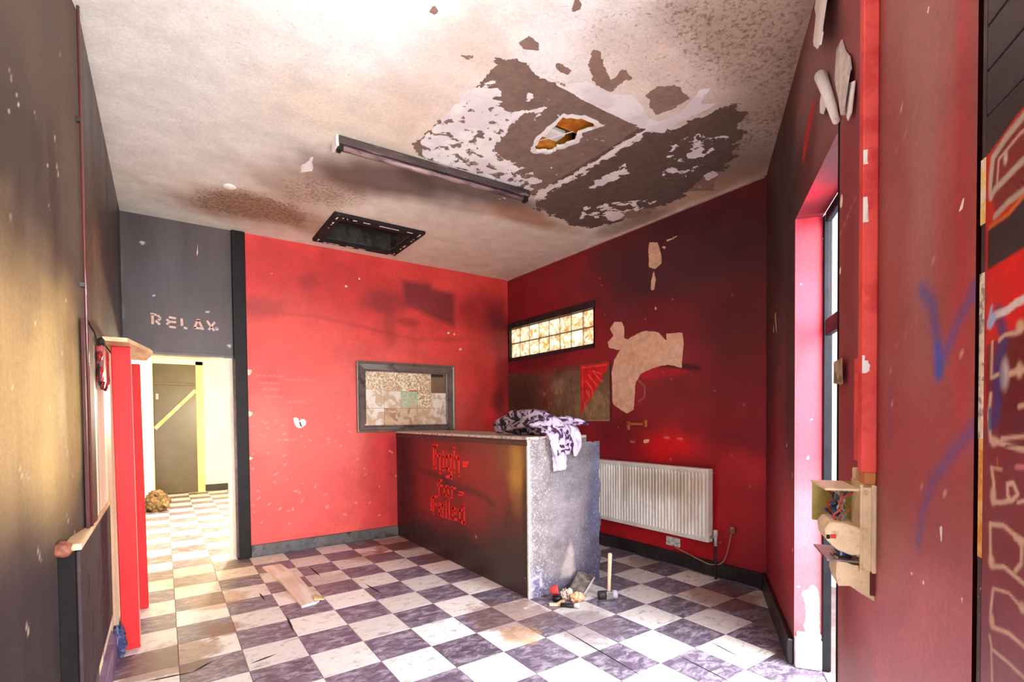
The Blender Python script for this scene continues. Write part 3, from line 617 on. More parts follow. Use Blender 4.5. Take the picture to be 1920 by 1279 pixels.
# ---- angled wall with side doorway
DT0, DT1, DZ = 1.205, 2.075, 2.335
def paint_ang(f):
    Mar = (128, 56, 58)
    f.polyc([(2.0, -1), (2.0, 4), (4, 4), (4, -1)], (158, 84, 84), .05)
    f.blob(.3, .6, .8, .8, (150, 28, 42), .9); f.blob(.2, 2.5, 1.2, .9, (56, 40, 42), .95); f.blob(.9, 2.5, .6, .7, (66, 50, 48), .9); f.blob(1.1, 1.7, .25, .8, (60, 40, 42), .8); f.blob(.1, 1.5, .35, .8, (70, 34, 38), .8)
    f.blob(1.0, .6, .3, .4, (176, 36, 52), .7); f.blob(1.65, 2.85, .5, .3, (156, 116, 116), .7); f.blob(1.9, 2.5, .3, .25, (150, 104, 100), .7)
    f.polyc([(1.385, 2.55), (1.463, 2.642), (1.60, 2.70), (1.69, 2.66), (1.526, 2.573), (1.43, 2.53)], (206, 40, 40), .012, .95, .003)
    f.blob(2.2, 1.6, .15, 1.0, (140, 36, 44), .6); f.blob(2.3, .9, .25, .5, (160, 34, 44), .7)
    f.blob(2.75, 2.2, .25, .8, (170, 118, 114), .7); f.blob(2.62, 1.7, .12, .6, (150, 62, 58), .6); f.blob(2.95, 1.7, .1, .35, (180, 74, 70), .6)
    f.blob(2.8, .75, .5, .3, (214, 128, 142), .75); f.blob(2.75, 1.2, .3, .2, (170, 62, 70), .6); f.polyc([(2.48, 3.2), (2.55, 3.2), (2.55, .9), (2.48, .9)], (120, 46, 44), .03, .5)
    f.blob(2.98, 1.9, .04, .8, (186, 56, 58), .6)
    BL = (52, 84, 164)
    f.linec([(2.795, 1.60), (2.85, 1.56), (2.882, 1.45), (2.884, 1.42)], .030, BL, .022, .75); f.linec([(2.884, 1.41), (2.920, 1.45), (2.965, 1.50), (3.03, 1.55)], .022, BL, .022, .7); f.linec([(2.878, 1.46), (2.885, 1.41)], .030, (44, 92, 190), .012, .8)
    f.linec([(3.032, 1.30), (2.957, 1.255), (2.864, 1.184), (2.811, 1.106), (2.789, 1.029)], .022, (74, 76, 150), .022, .7); f.linec([(2.6, 1.25), (2.61, 1.4)], .02, (96, 70, 120), .02, .4)
    f.col2[:] = nlin((244, 226, 214))
    for (t, z, r) in ((2.11, 2.07, .02), (2.10, 1.83, .012), (2.2, 2.4, .012), (2.9, 1.09, .008), (2.9, 1.07, .008), (2.75, .95, .008), (2.82, .95, .007), (.4, 1.9, .02), (2.82, 2.2, .008), (2.98, 1.72, .008), (2.97, 1.71, .006), (.95, 1.15, .012), (1.15, .6, .012), (2.99, .97, .006), (1.14, 1.0, .01)):
        f.peelpoly([(t+r*math.cos(a), z+r*1.3*math.sin(a)) for a in np.linspace(0, 5.4, 7)], (244, 226, 214), .008)
    f.peelpoly([(.44, 2.0), (.50, 1.99), (.52, 1.93), (.56, 1.84), (.5, 1.88)], (206, 150, 120), .01)
    f.linec([(2.1, 1.96), (2.3, 2.02)], .004, (214, 150, 140), .003, .8); f.linec([(2.6, 1.98), (2.78, 2.02)], .003, (200, 140, 130), .003, .7); f.linec([(2.6, 1.49), (2.7, 1.51), (2.8, 1.55)], .002, (210, 130, 120), .003, .6)
    r0 = random.Random(21)
    for k in range(24):
        t, z = 2.6+r0.random()*.4, .7+r0.random()*2.0; f.linec([(t, z), (t+.002, z-.008)], .003, (240, 200, 190), .002, .9)
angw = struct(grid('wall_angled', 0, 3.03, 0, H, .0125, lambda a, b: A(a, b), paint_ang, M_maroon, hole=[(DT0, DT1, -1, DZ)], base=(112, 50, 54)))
# a second board of wall beyond the graffiti door, towards the shopfront
def paint_jamb(f):
    f.blob(.04, .5, .3, .5, (214, 120, 132), .6); f.blob(.12, 2.2, .2, .2, (160, 30, 36), .6)
    f.col2[:] = nlin((250, 246, 244))
    f.peelpoly([(.055, .17), (.05, .34), (.035, .40), (.09, .44), (.115, .40), (.12, .17)], (252, 250, 250), .02)
    for (a, b) in ((.03, 2.0), (.12, 1.55), (.06, 1.1), (.02, .42), (.1, .9), (.08, 1.3), (.13, 2.22), (.05, .22)): f.peelpoly([(a+.008*math.cos(k), b+.012*math.sin(k)) for k in range(6)], (250, 220, 210), .008)
struct(grid('wall_reveal_far', 0, .125, .16, DZ, .0125, lambda a, b: A(DT0, b, -a), paint_jamb, M_red, base=(206, 58, 74)))
def paint_soff(f): f.blob(1.3, .1, .15, .2, (120, 30, 40), .7); f.blob(1.6, .05, .2, .1, (196, 34, 54), .9); f.blob(1.85, .1, .25, .2, (96, 56, 60), .8)
struct(grid('wall_reveal_head', DT0, DT1, 0, .125, .0125, lambda a, b: A(a, DZ, -b), paint_soff, M_red, base=(112, 44, 52)))
struct(aw('wall_reveal_near', DT1, DT1+.02, 0, DZ, -.12, -.001, M_postred))
struct(aw('wall_outer_return', DT1+.02, 3.03, 0, H, -.12, -.05, M_postred))
# stone plinth block at the foot of the far reveal
st = thing('plinth_block', 'x', 'x', A(DT0, 0, -.1)); del st['label']; del st['category']; st.name = 'trim_5'; struct(st); ORG[st.name] = Vector(A(DT0, 0, -.1))
M_stone = plain('worn_painted_stone', (226, 216, 220), .6, .15, 12, .5, c2=(150, 138, 158), lo=.5, hi=.7)
aw('stone', DT0-.01, DT0+.03, 0, .16, -.125, .0, M_stone, st, .012, 2); aw('stone_lip', DT0-.004, DT0+.012, .16, .185, -.125, -.01, M_stone, st, .004)
# side door frame and glazed leaf seen edge on
d2 = thing('door_2', 'x', 'x', A((DT0+DT1)/2, 0, -.22)); del d2['label']; del d2['category']; struct(d2)
aw('door_frame', DT0-.01, DT0+.02, 0, DZ, -.165, -.125, M_framemetal, d2, .004); aw('door_frame', DT1-.03, DT1+.03, 0, DZ, -.155, -.125, M_framemetal, d2, .004)
aw('frame_head', DT0+.05, DT1-.03, DZ-.05, DZ, -.155, -.125, M_framemetal, d2, .004); aw('transom_bar', DT0+.05, DT1-.03, 1.72, 1.80, -.155, -.125, M_framemetal, d2, .004)
gl = NT('dusty_glass'); gl.fin(lin((236, 240, 248)), .1, .5); gl.b.inputs['Transmission Weight'].default_value = .96; gl.b.inputs['IOR'].default_value = 1.05
aw('fanlight_pane', DT0+.05, DT1-.03, 1.80, DZ-.05, -.145, -.141, gl.m, d2)
struct(aw('floor_doorstep', DT0+.05, DT1-.03, -.06, .008, -.5, -.126, M_stone))
struct(ab('floor_pavement', -2.5, 6.5, -4.5, .9, -.16, -.125, plain('pavement', (170, 165, 160), .8, .1, 4, .2)))

# ---- skirtings
struct(ab('baseboard_back', .668, 2.155, YB-.028, YB, 0, .115, M_greytrim, None, .006))
bb = struct(ab('baseboard_right', XR-.03, XR, YC+.01, YB-.0, 0, .125, M_blacktrim, None, .006)); ORG[bb.name] = bb.location.copy()
tube('skirting_cable', [(XR-.036, YC+.03+i*.16, .008+.004*math.sin(i*1.7)) for i in range(21)], .005, M_greytrim, bb, 6)
struct(aw('baseboard_angled', .0, DT0-.005, 0, .135, 0, .03, M_blacktrim, None, .006))
struct(ab('trim_6', XR-.02, XR, YC+.01, YB-.01, 3.085, 3.1, plain('ceiling_edge', (190, 160, 150), .7)))

# ---- ceiling hatch
hatch = thing('ceiling_hatch', 'open ceiling hatch with charred black frame above the red back wall', 'hatch', (1.66, 4.79, H))
x0, x1, y0, y1 = 1.235, 2.085, 4.39, 5.165
for nm, a in (('frame_bar', (x0, x1, y0, HATCH[2])), ('frame_bar', (x0, x1, HATCH[3], y1)), ('frame_bar', (x0, HATCH[0], HATCH[2], HATCH[3])), ('frame_bar', (HATCH[1], x1, HATCH[2], HATCH[3]))):
    ab(nm, *a, H-.03, H+.004, M_dark, hatch, .006)
bm = bmesh.new(); r0 = random.Random(3)
for k in range(34):
    s_ = r0.random(); side = r0.choice((0, 1, 2, 3)); L = .02+r0.random()*.06
    if side < 2: c = (x0+s_*(x1-x0-.1)+.05, y0+.04 if side == 0 else y1-.03, H-.031); e = (L, 0, 0); q = (0, .012, 0)
    else: c = (x0+.04 if side == 2 else x1-.04, y0+s_*(y1-y0-.1)+.05, H-.031); e = (0, L, 0); q = (.012, 0, 0)
    bm_box(bm, c, e, q, (0, 0, .002))
bm_obj('plaster_flakes', bm, M_white, hatch)['kind'] = 'stuff'
M_hin = plain('hatch_lining', (64, 60, 56), .8, .25, 5, .3, c2=(40, 36, 34))
a0, a1, b0, b1 = HATCH; zt = H+.26
V = [(a0, b0, H), (a1, b0, H), (a1, b1, H), (a0, b1, H), (a0, b0, zt), (a1, b0, zt), (a1, b1, zt), (a0, b1, zt)]
mesh('hatch_lining', V, [(0, 1, 5, 4), (1, 2, 6, 5), (2, 3, 7, 6), (3, 0, 4, 7), (4, 5, 6, 7)], M_hin, hatch)
ab('cross_rail', a0, a1, b1-.2, b1-.16, H+.1, H+.16, M_dark, hatch)

# ================================================================== THINGS
# ---- counter
ct = thing('reception_counter', 'tall dark red and black counter with grey plastered end and red lettering', 'counter', (2.52, 4.13, 0))
CX0, CX1, CY0 = 2.155, 2.885, 2.905
def paint_front(f):   # a = Y, b = Z
    f.blob(3.6, .75, .55, .5, (134, 34, 36), .9); f.blob(4.3, .75, .6, .45, (122, 26, 30), .85); f.blob(4.2, .45, .7, .28, (128, 24, 32), .6)
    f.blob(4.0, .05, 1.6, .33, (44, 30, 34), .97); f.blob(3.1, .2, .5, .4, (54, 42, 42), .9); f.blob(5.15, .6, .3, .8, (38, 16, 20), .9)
    f.blob(3.03, .92, .13, .26, (166, 118, 46), .95); f.blob(3.02, .68, .1, .12, (120, 78, 40), .7); f.blob(3.2, 1.0, .12, .12, (124, 62, 34), .6); f.blob(2.93, .6, .05, .5, (40, 30, 28), .8); f.blob(3.15, .5, .06, .18, (74, 34, 34), .8)
    f.linec([(4.75, .79), (4.3, .76), (4.0, .69), (3.72, .70), (3.45, .66), (3.35, .62)], .055, (58, 24, 26), .035, .8, .01); f.blob(4.2, .72, .12, .06, (50, 16, 18), .7)
    f.linec([(5.3, 1.135), (2.9, 1.145)], .03, (74, 38, 36), .012, .8)
    f.col2[:] = nlin((200, 160, 130)); f.peelpoly([(2.95, .15), (2.93, .18), (2.93, .12)], (200, 160, 130), .01); f.linec([(3.64, .32), (3.63, .31)], .01, (200, 190, 190), .005)
    f.blob(3.95, .92, .45, .14, (150, 30, 30), .5)
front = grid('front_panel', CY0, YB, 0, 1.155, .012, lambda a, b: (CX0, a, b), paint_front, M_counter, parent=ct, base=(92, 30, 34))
def paint_end(f):    # a = X, b = Z
    f.blob(2.3, .6, .25, .7, (150, 140, 142), .7); f.blob(2.8, .35, .12, .5, (74, 78, 112), .9); f.blob(2.84, .8, .07, .5, (108, 112, 144), .8); f.blob(2.75, .2, .18, .26, (52, 56, 92), .95)
    f.blob(2.22, .1, .14, .13, (88, 92, 146), .8); f.blob(2.45, .06, .3, .09, (52, 56, 96), .8); f.blob(2.55, .7, .2, .3, (150, 142, 150), .7)
    f.polyc([(2.56, .38), (2.585, .30), (2.60, .20), (2.61, .13), (2.56, .09), (2.46, .10), (2.47, .17), (2.52, .27)], (224, 204, 196), .02, .95, .008)
    f.linec([(2.19, .14), (2.26, .15), (2.27, .08)], .018, (222, 206, 214), .01, .8, .004); f.linec([(2.17, .06), (2.2, .07)], .016, (226, 210, 218), .008, .8)
    f.linec([(2.17, 0), (2.17, 1.17)], .03, (206, 196, 190), .015, .6, .01); f.cols[:] = nlin((216, 208, 208)); f.speck[:] = .78; f.speck += .12*sm((2.5-f.X)/.3)
    f.blob(2.45, .3, .4, .3, (150, 138, 146), .5)
    f.cut = lambda a, b: ((a > 2.73) & (b > 1.125+.004*np.sin(a*60))) | (a > CX1-.012-.012*np.sin(b*23)*(b < .9))
M_end = painted('pitted_plaster', rough=.75, var=.32, scale=7, grain=55, bumpd=.03, spk=70, spm=.9)
grid('end_panel', CX0, CX1, 0, 1.172, .009, lambda a, b: (a, CY0-.014, b), paint_end, M_end, parent=ct, base=(122, 116, 122))
M_ctop = plain('dusty_worktop', (196, 176, 166), .7, .2, 14, .4, c2=(120, 92, 84), lo=.5, hi=.65)
ab('worktop', CX0-.012, 2.73, CY0-.02, YB, 1.158, 1.180, M_ctop, ct, .004)
ab('rail', CX0-.008, CX0+.01, CY0-.016, YB, 1.115, 1.148, plain('sooted_rail', (70, 38, 36), .5), ct, .003)
ab('end_core', CX0+.001, CX1-.02, CY0-.0135, CY0+.05, 0, 1.115, M_greytrim, ct)
ab('back_board', 2.70, 2.73, CY0+.05, YB, .0, 1.158, M_blacktrim, ct)
ab('lower_desk', 2.73, CX1-.01, CY0+.05, YB, .70, .74, M_ctop, ct); ab('end_edge', CX0-.006, CX0+.006, CY0-.022, CY0-.002, 0, 1.158, plain('chalky_edge', (206, 196, 190), .7, .2, 30, .5), ct, .003)
# blackletter lettering painted on the counter front (three lines)
def blk(kind):
    d = .16
    def bar(x, z0, z1): return [[(x, z0), (x, z1)], [(x-.07, z1-.02), (x+.07, z1+.06)], [(x-.07, z0+.02), (x+.07, z0-.06)]]
    return {
     'H': (bar(.12, 0, 1.25)+bar(.30, .05, 1.15)+bar(.62, -.2, .75)+[[(.12, 1.2), (.5, 1.32)], [(.3, .65), (.6, .8)]], .78),
     'i': (bar(.12, 0, .75)+[[(.08, .95), (.16, 1.02)]], .26), 'g': (bar(.1, .05, .72)+bar(.42, -.35, .78)+[[(.1, .75), (.42, .82)], [(.1, .02), (.42, .06)], [(.05, -.4), (.42, -.3)]], .55),
     'h': (bar(.1, 0, 1.2)+bar(.42, -.15, .72)+[[(.1, .68), (.4, .82)]], .56), '-': ([[(.1, .5), (.5, .56)], [(.1, .36), (.4, .4)]], .6),
     'f': (bar(.15, -.1, 1.1)+[[(.15, 1.1), (.4, 1.2)], [(0, .7), (.4, .74)]], .42), 'o': (bar(.1, .05, .7)+bar(.4, .05, .7)+[[(.1, .74), (.4, .8)], [(.1, .0), (.4, -.04)]], .54),
     'r': (bar(.12, 0, .75)+[[(.12, .7), (.38, .8)]], .42), 'F': (bar(.2, -.05, 1.1)+bar(.02, .2, .9)+[[(.2, 1.1), (.55, 1.22)], [(.2, .6), (.5, .68)]], .55),
     'a': (bar(.1, .05, .5)+bar(.4, 0, .75)+[[(.1, .78), (.4, .74)], [(.1, .45), (.4, .5)], [(.1, 0), (.3, -.02)]], .52), 'l': (bar(.1, 0, 1.2), .24), 'u': (bar(.1, .03, .75)+bar(.38, 0, .75)+[[(.1, 0), (.38, .06)]], .5),
     'e': (bar(.1, .05, .7)+[[(.1, .74), (.38, .7)], [(.38, .7), (.34, .42)], [(.1, .38), (.36, .44)], [(.1, 0), (.38, .04)]], .48), 'd': (bar(.1, .05, .7)+bar(.4, 0, 1.15)+[[(.1, .74), (.4, .8)], [(.1, 0), (.4, -.02)]], .52),
    }[kind]
def blackword(word, y0, y1, z, hgt, wd):
    tot = sum(blk(c)[1] for c in word); k = (y0-y1)/tot; a = 0
    for c in word:
        L, adv = blk(c)
        strokes('letter', [[((a+x)*k, b*hgt) for x, b in ln] for ln in L], wd, (0, -1, 0), (0, 0, 1), (CX0-.0003, y0, z), .0012, M_blackletter, front)
        a += adv
blackword('High-', 4.46, 3.72, .84, .17, .028)
blackword('for-', 4.36, 3.80, .60, .11, .022)
blackword('Failed', 4.50, 3.80, .40, .135, .026)

# ---- stencil word on the black panel
RL = {'R': [[(0, 1), (.62, .93)], [(.2, .95), (.2, 0)], [(.7, .92), (1, .62)], [(1, .62), (.75, .42)], [(.5, .38), (.9, 0)]],
      'E': [[(.25, 1.0), (1, .93)], [(.0, .78), (.3, .55)], [(.3, .55), (1, .55)], [(.0, .25), (.3, .5)], [(.25, .05), (.95, .0)]],
      'L': [[(.15, 1), (.2, .25)], [(.45, .1), (1, .0)]], 'A': [[(.42, .95), (.05, .08)], [(.5, .95), (.98, .0)], [(.0, .12), (.8, .12)], [(.3, .95), (.7, .95)]],
      'X': [[(0, 1), (.42, .5)], [(1, .92), (.2, .05)], [(.5, .4), (.9, .0)]]}
for ch, xa, xb, z in (('R', -.072, .0, 2.165), ('E', .042, .112, 2.15), ('L', .146, .196, 2.148), ('A', .245, .318, 2.150), ('X', .348, .41, 2.148)):
    strokes('letter', [[(xa+(xb-xa)*a, z+.088*b) for a, b in ln] for ln in RL[ch]], .019, (1, 0, 0), (0, 0, 1), (0, YB-.0002, 0), .0018, M_letter, lint)

# ---- framed mirror mosaic on the back wall
fr = thing('wall_frame', 'dark grey wooden frame holding cracked patterned panels on red wall', 'frame', (2.3, YB, 1.165))
FX0, FX1, FZ0, FZ1 = 1.708, 2.888, 1.175, 1.948
M_frm = plain('worn_grey_frame', (112, 98, 90), .28, .22, 7, .3, c2=(62, 50, 50), lo=.5, hi=.7, spec=.7)
def barprofile(name, p, q, inward, wd, mat):
    """moulded frame bar: raised outer lip, sloping face"""
    p, q, inward = Vector(p), Vector(q), Vector(inward); d = (q-p).normalized(); N = Vector((0, -1, 0)); bm = bmesh.new()
    prof = [(0, 0), (0, .038), (.010, .042), (.022, .036), (.03, .026), (wd-.022, .020), (wd-.014, .030), (wd, .026), (wd, 0)]
    A_ = [bm.verts.new(p+inward*a+d*a+N*b) for a, b in prof]; B_ = [bm.verts.new(q+inward*a-d*a+N*b) for a, b in prof]
    for i in range(len(prof)-1): bm.faces.new((A_[i], A_[i+1], B_[i+1], B_[i]))
    bm.faces.new(A_[::-1]); bm.faces.new(B_)
    return bm_obj(name, bm, mat, fr)
barprofile('frame_bar', (FX0, YB, FZ1), (FX1, YB, FZ1), (0, 0, -1), .11, M_frm); barprofile('frame_bar', (FX0, YB, FZ0), (FX1, YB, FZ0), (0, 0, 1), .075, M_frm)
barprofile('frame_bar', (FX0, YB, FZ0), (FX0, YB, FZ1), (1, 0, 0), .098, M_frm); barprofile('frame_bar', (FX1, YB, FZ0), (FX1, YB, FZ1), (-1, 0, 0), .11, M_frm)
def m_pat(name, ca, cb, sc, dist):
    t = NT(name); n = t.noise(sc, 3, .5, None, dist); c = t.mix(t.ramp(n, .44, .56), lin(ca), lin(cb))
    c = t.mix(t.ramp(t.noise(4, 4, .6), .5, .7), c, lin((206, 168, 128))); t.bump(n, .5, .006); return t.fin(c, .35, .5)
M_pt = m_pat('swirled_paper', (246, 232, 206), (186, 150, 108), 22, 2.5); M_pb = m_pat('pale_marbled_sheet', (240, 228, 214), (206, 178, 150), 8, 1.5)
M_pbr = m_pat('brown_marbled_sheet', (214, 188, 160), (168, 130, 104), 9, 1.0); M_pgr = m_pat('green_patterned_sheet', (196, 212, 182), (160, 186, 150), 22, 2); M_pdk = plain('bare_hardboard', (126, 100, 76), .7, .12, 8, .2)
ix0, ix1, iz0, iz1 = FX0+.09, FX1-.10, FZ0+.07, FZ1-.10
fw, fh = ix1-ix0, iz1-iz0
def pane(x0, x1, z0, z1, m, y=.012): ab('panel', ix0+fw*x0+.001, ix0+fw*x1-.001, YB-y, YB-.002, iz0+fh*z0+.001, iz0+fh*z1-.001, m, fr, .002)
pane(0, .22, .66, 1, M_pt); pane(.22, .52, .64, 1, M_pt); pane(.52, .80, .66, 1, M_pt); pane(.80, 1, .62, 1, M_pdk, .005)
pane(0, .22, .32, .66, M_pb); pane(.22, .42, .32, .64, M_pb); pane(.42, .62, .32, .64, M_pgr); pane(.62, .80, .32, .66, M_pt); pane(.80, 1, .32, .62, M_pb)
pane(0, .22, 0, .32, M_pb); pane(.22, .62, 0, .32, M_pbr); pane(.62, 1, 0, .32, M_pb)
ab('notch_shadow_strip', ix0+fw*.80, ix0+fw*.96, YB-.010, YB-.004, iz0+fh*.93, iz0+fh*1.0, plain('notch_shade_brown', (52, 34, 24), .6), fr)  # dark strip painted as the shadow along the notch's top edge
# ---- broken plaster socket on the back wall
hs = thing('plaster_chip', 'heart-shaped chip of broken plaster low on the red back wall', 'plaster chip', (1.125, YB, 1.24))
prism('plaster', [(1.07, 1.335), (1.095, 1.345), (1.118, 1.33), (1.128, 1.305), (1.145, 1.325), (1.175, 1.325), (1.195, 1.30), (1.185, 1.265), (1.155, 1.24), (1.125, 1.232), (1.095, 1.25), (1.08, 1.285)], (1, 0, 0), (0, 0, 1), (0, YB, 0), .006, M_white, hs)
prism('gouge', [(1.125, 1.30), (1.138, 1.295), (1.148, 1.262), (1.158, 1.252), (1.140, 1.25), (1.130, 1.27)], (1, 0, 0), (0, 0, 1), (0, YB-.0062, 0), .0006, plain('gouge_brown', (104, 66, 22), .8), hs)

# ---- mural board on the right wall
mb = thing('mural_board', 'grimy mottled board with a red scribbled corner on the right wall', 'board', (XR, 4.45, 1.27))
BY0, BY1, BZ0, BZ1 = 3.557, 5.352, 1.275, 1.885
def paint_board(f):
    f.blob(5.0, 1.6, .4, .4, (74, 46, 40), .8); f.blob(4.55, 1.6, .15, .4, (122, 44, 44), .7); f.blob(4.2, 1.5, .35, .35, (118, 92, 68), .8); f.blob(3.75, 1.42, .3, .2, (146, 118, 84), .8); f.blob(4.35, 1.68, .12, .1, (158, 126, 112), .7)
    f.blob(4.3, 1.86, 1.0, .05, (110, 32, 36), .6)
    f.polyc([(3.985, 1.872), (3.56, 1.872), (3.60, 1.80), (3.72, 1.64), (3.86, 1.47), (3.94, 1.40), (3.985, 1.34)], (206, 22, 26), .008)
    f.linec([(3.60, 1.845), (3.95, 1.845), (3.955, 1.5)], .010, (238, 92, 92), .005, .8)
    for ln in ([(3.80, 1.80), (3.70, 1.70), (3.66, 1.68)], [(3.80, 1.80), (3.68, 1.76)], [(3.86, 1.76), (3.74, 1.64)], [(3.90, 1.70), (3.82, 1.62), (3.80, 1.56)], [(3.90, 1.60), (3.86, 1.54)], [(3.90, 1.50), (3.905, 1.48)]): f.linec(ln, .014, (244, 84, 84), .005, .9)
    r0 = random.Random(31)
    for k in range(120):
        y, z = BY0+r0.random()*1.1, BZ0+r0.random()*.35; 
        f.linec([(y, z), (y+.004, z+.02+r0.random()*.05)], .008, r0.choice([(196, 160, 120), (88, 66, 44), (160, 110, 90)]), .006, .6*(z < 1.55 or y > 4.0))
    f.linec([(BY0+.01, BZ0+.008), (4.0, BZ0+.008)], .008, (206, 150, 140), .006, .8)
grid('board_face', BY0, BY1, BZ0, BZ1, .009, lambda a, b: (XR-.013, a, b), paint_board, painted('grimy_board', rough=.4, var=.3, scale=9, grain=40), parent=mb, base=(104, 78, 60))
ab('board_core', XR-.0128, XR-.0012, BY0, BY1, BZ0, BZ1, M_dark, mb)

# ---- radiator
ra = thing('radiator', 'long white ribbed panel radiator stained brown with soot on the red wall', 'radiator', (XR-.05, 3.22, .293))
RY0, RY1, RZ0, RZ1 = 2.400, 4.05, .293, .888
def paint_rad(f):
    f.blob(2.6, .75, .25, .16, (196, 176, 152), .8); f.blob(2.95, .72, .3, .16, (186, 168, 146), .8); f.blob(3.3, .72, .14, .2, (190, 170, 150), .7); f.blob(2.62, .5, .12, .14, (198, 178, 154), .5)
    r0 = random.Random(8)
    for k in range(60):
        y = 2.45+r0.random()*.95; z = .86-r0.random()*.08; f.linec([(y, z), (y+.01, z-.1-r0.random()*.3)], .012, (152, 134, 112), .014, .35)
    f.linec([(3.36, .87), (3.36, .32)], .05, (240, 236, 232), .03, .8)
# corrugated face built as a profile
def rad_face():
    n = 48; seg = 6; prof = []
    for i in range(n*seg+1):
        y = RY0+.012+(RY1-RY0-.024)*i/(n*seg); ph = (i % seg)/seg
        prof.append((y, [0, 0, .005, .009, .009, .005][i % seg]))
    zs = [RZ0+.03, RZ0+.05, .42, .52, .62, .72, .8, RZ1-.05, RZ1-.03]
    ys = np.array([p[0] for p in prof]); dep = np.array([p[1] for p in prof])
    AA, BB = np.meshgrid(ys, np.array([RZ0+.004, RZ0+.03]+list(np.linspace(RZ0+.045, RZ1-.045, 26))+[RZ1-.03, RZ1-.004]), indexing='ij')
    f = Field(AA, BB, (226, 220, 214)); paint_rad(f)
    k = ((BB > RZ0+.04) & (BB < RZ1-.04)).astype(float)
    X = XR-.095-dep[:, None]*k*-1-.0
    X = XR-.10+dep[:, None]*k
    V = np.stack([X, AA, BB], -1); g = org(ra); idx = np.arange(AA.size).reshape(AA.shape)
    Q = np.stack([idx[:-1, :-1], idx[1:, :-1], idx[1:, 1:], idx[:-1, 1:]], -1).reshape(-1, 4)
    me = bpy.data.meshes.new('radiator_face'); me.from_pydata((V.reshape(-1, 3)-np.array(g)).tolist(), [], Q.tolist())
    at = me.color_attributes.new('Col', 'FLOAT_COLOR', 'POINT'); buf = np.ones((AA.size, 4), np.float32); buf[:, :3] = f.col.reshape(-1, 3); at.data.foreach_set('color', buf.ravel())
    at = me.attributes.new('White', 'FLOAT', 'POINT'); at.data.foreach_set('value', np.full(AA.size, -1, np.float32))
    link('ribbed_face', me, M_rad, ra)
rad_face()
M_enam = plain('white_enamel', (224, 216, 208), .4, .08, 8, .1)
ab('rear_panel', XR-.045, XR-.035, RY0, RY1, RZ0, RZ1, M_enam, ra); 
bm = bmesh.new(); bm_box(bm, (XR-.068, (RY0+RY1)/2, RZ1-.001), (.068, 0, 0), (0, RY1-RY0, 0), (0, 0, .006), .002); bm_box(bm, (XR-.068, (RY0+RY1)/2, RZ0+.003), (.066, 0, 0), (0, RY1-RY0, 0), (0, 0, .006), .002); bm_obj('top_and_bottom_edge', bm, M_enam, ra)
ab('end_cap', XR-.102, XR-.032, RY0-.002, RY0+.012, RZ0, RZ1, M_enam, ra, .003); ab('end_cap', XR-.102, XR-.032, RY1-.012, RY1+.002, RZ0, RZ1, M_enam, ra, .003)
ab('bracket', XR-.036, XR, 2.6, 2.64, .35, .8, M_metal, ra); ab('bracket', XR-.036, XR, 3.8, 3.84, .35, .8, M_metal, ra)
va = tube('valve', [(XR-.065, 2.352, .27), (XR-.065, 2.352, .385)], [.012, .012], M_plasticw, ra); tube('valve_cap', [(XR-.065, 2.352, .345), (XR-.065, 2.352, .40)], [.019, .016], M_plasticw, va, 12)
tube('valve_tail', [(XR-.065, 2.352, .335), (XR-.065, 2.40, .335)], .010, M_metal, ra)
tube('supply_pipe', [(XR-.065, 2.352, .27), (XR-.064, 2.35, .0)], .009, plain('sooty_pipe', (54, 24, 26), .5), ra)

# ---- socket and cables
so_ = thing('wall_socket', 'broken pale double socket low on red wall beneath the radiator', 'socket', (XR, 2.81, .166))
ab('faceplate', XR-.012, XR, 2.735, 2.88, .166, .246, M_plasticw, so_, .003)
for y in (2.772, 2.845): ab('switch', XR-.016, XR-.012, y-.008, y+.008, .222, .238, M_enam, so_, .001)
for y in (2.765, 2.78, 2.84, 2.855): ab('pin_slot', XR-.0125, XR-.0118, y-.003, y+.003, .19, .20, M_dark, so_)
tag(tube('loose_cable', smoothpts([(XR-.02, 2.80, .18), (XR-.036, 2.74, .165), (XR-.04, 2.62, .14), (XR-.045, 2.5, .115), (XR-.05, 2.40, .105), (XR-.046, 2.31, .14), (XR-.03, 2.27, .24), (XR-.012, 2.245, .40)]), .005, M_cable), 'thin pinkish cable drooping from the socket towards a wall clip', 'cable')
cb = thing('cable_clip', 'small rusty cable fitting on the red wall right of the radiator valve', 'cable fitting', (XR, 2.235, .38))
ab('clip_body', XR-.022, XR, 2.215, 2.26, .385, .44, M_brass, cb, .006, 2); tube('clip_screw', [(XR-.03, 2.232, .43), (XR-.018, 2.232, .43)], .008, M_plasticw, cb)
# ---- orange rail stub
rl = thing('rail_bracket', 'short orange brown rail bracket fixed on red wall above the radiator', 'bracket', (XR, 3.21, 1.22))
M_rail = plain('orange_varnish', (166, 82, 44), .45, .15, 14, .2)
ab('rail', XR-.028, XR-.008, 3.10, 3.32, 1.235, 1.262, M_rail, rl, .004); ab('prong', XR-.028, XR, 3.30, 3.33, 1.19, 1.272, M_rail, rl, .004); ab('prong', XR-.028, XR, 3.09, 3.12, 1.222, 1.285, M_rail, rl, .004)

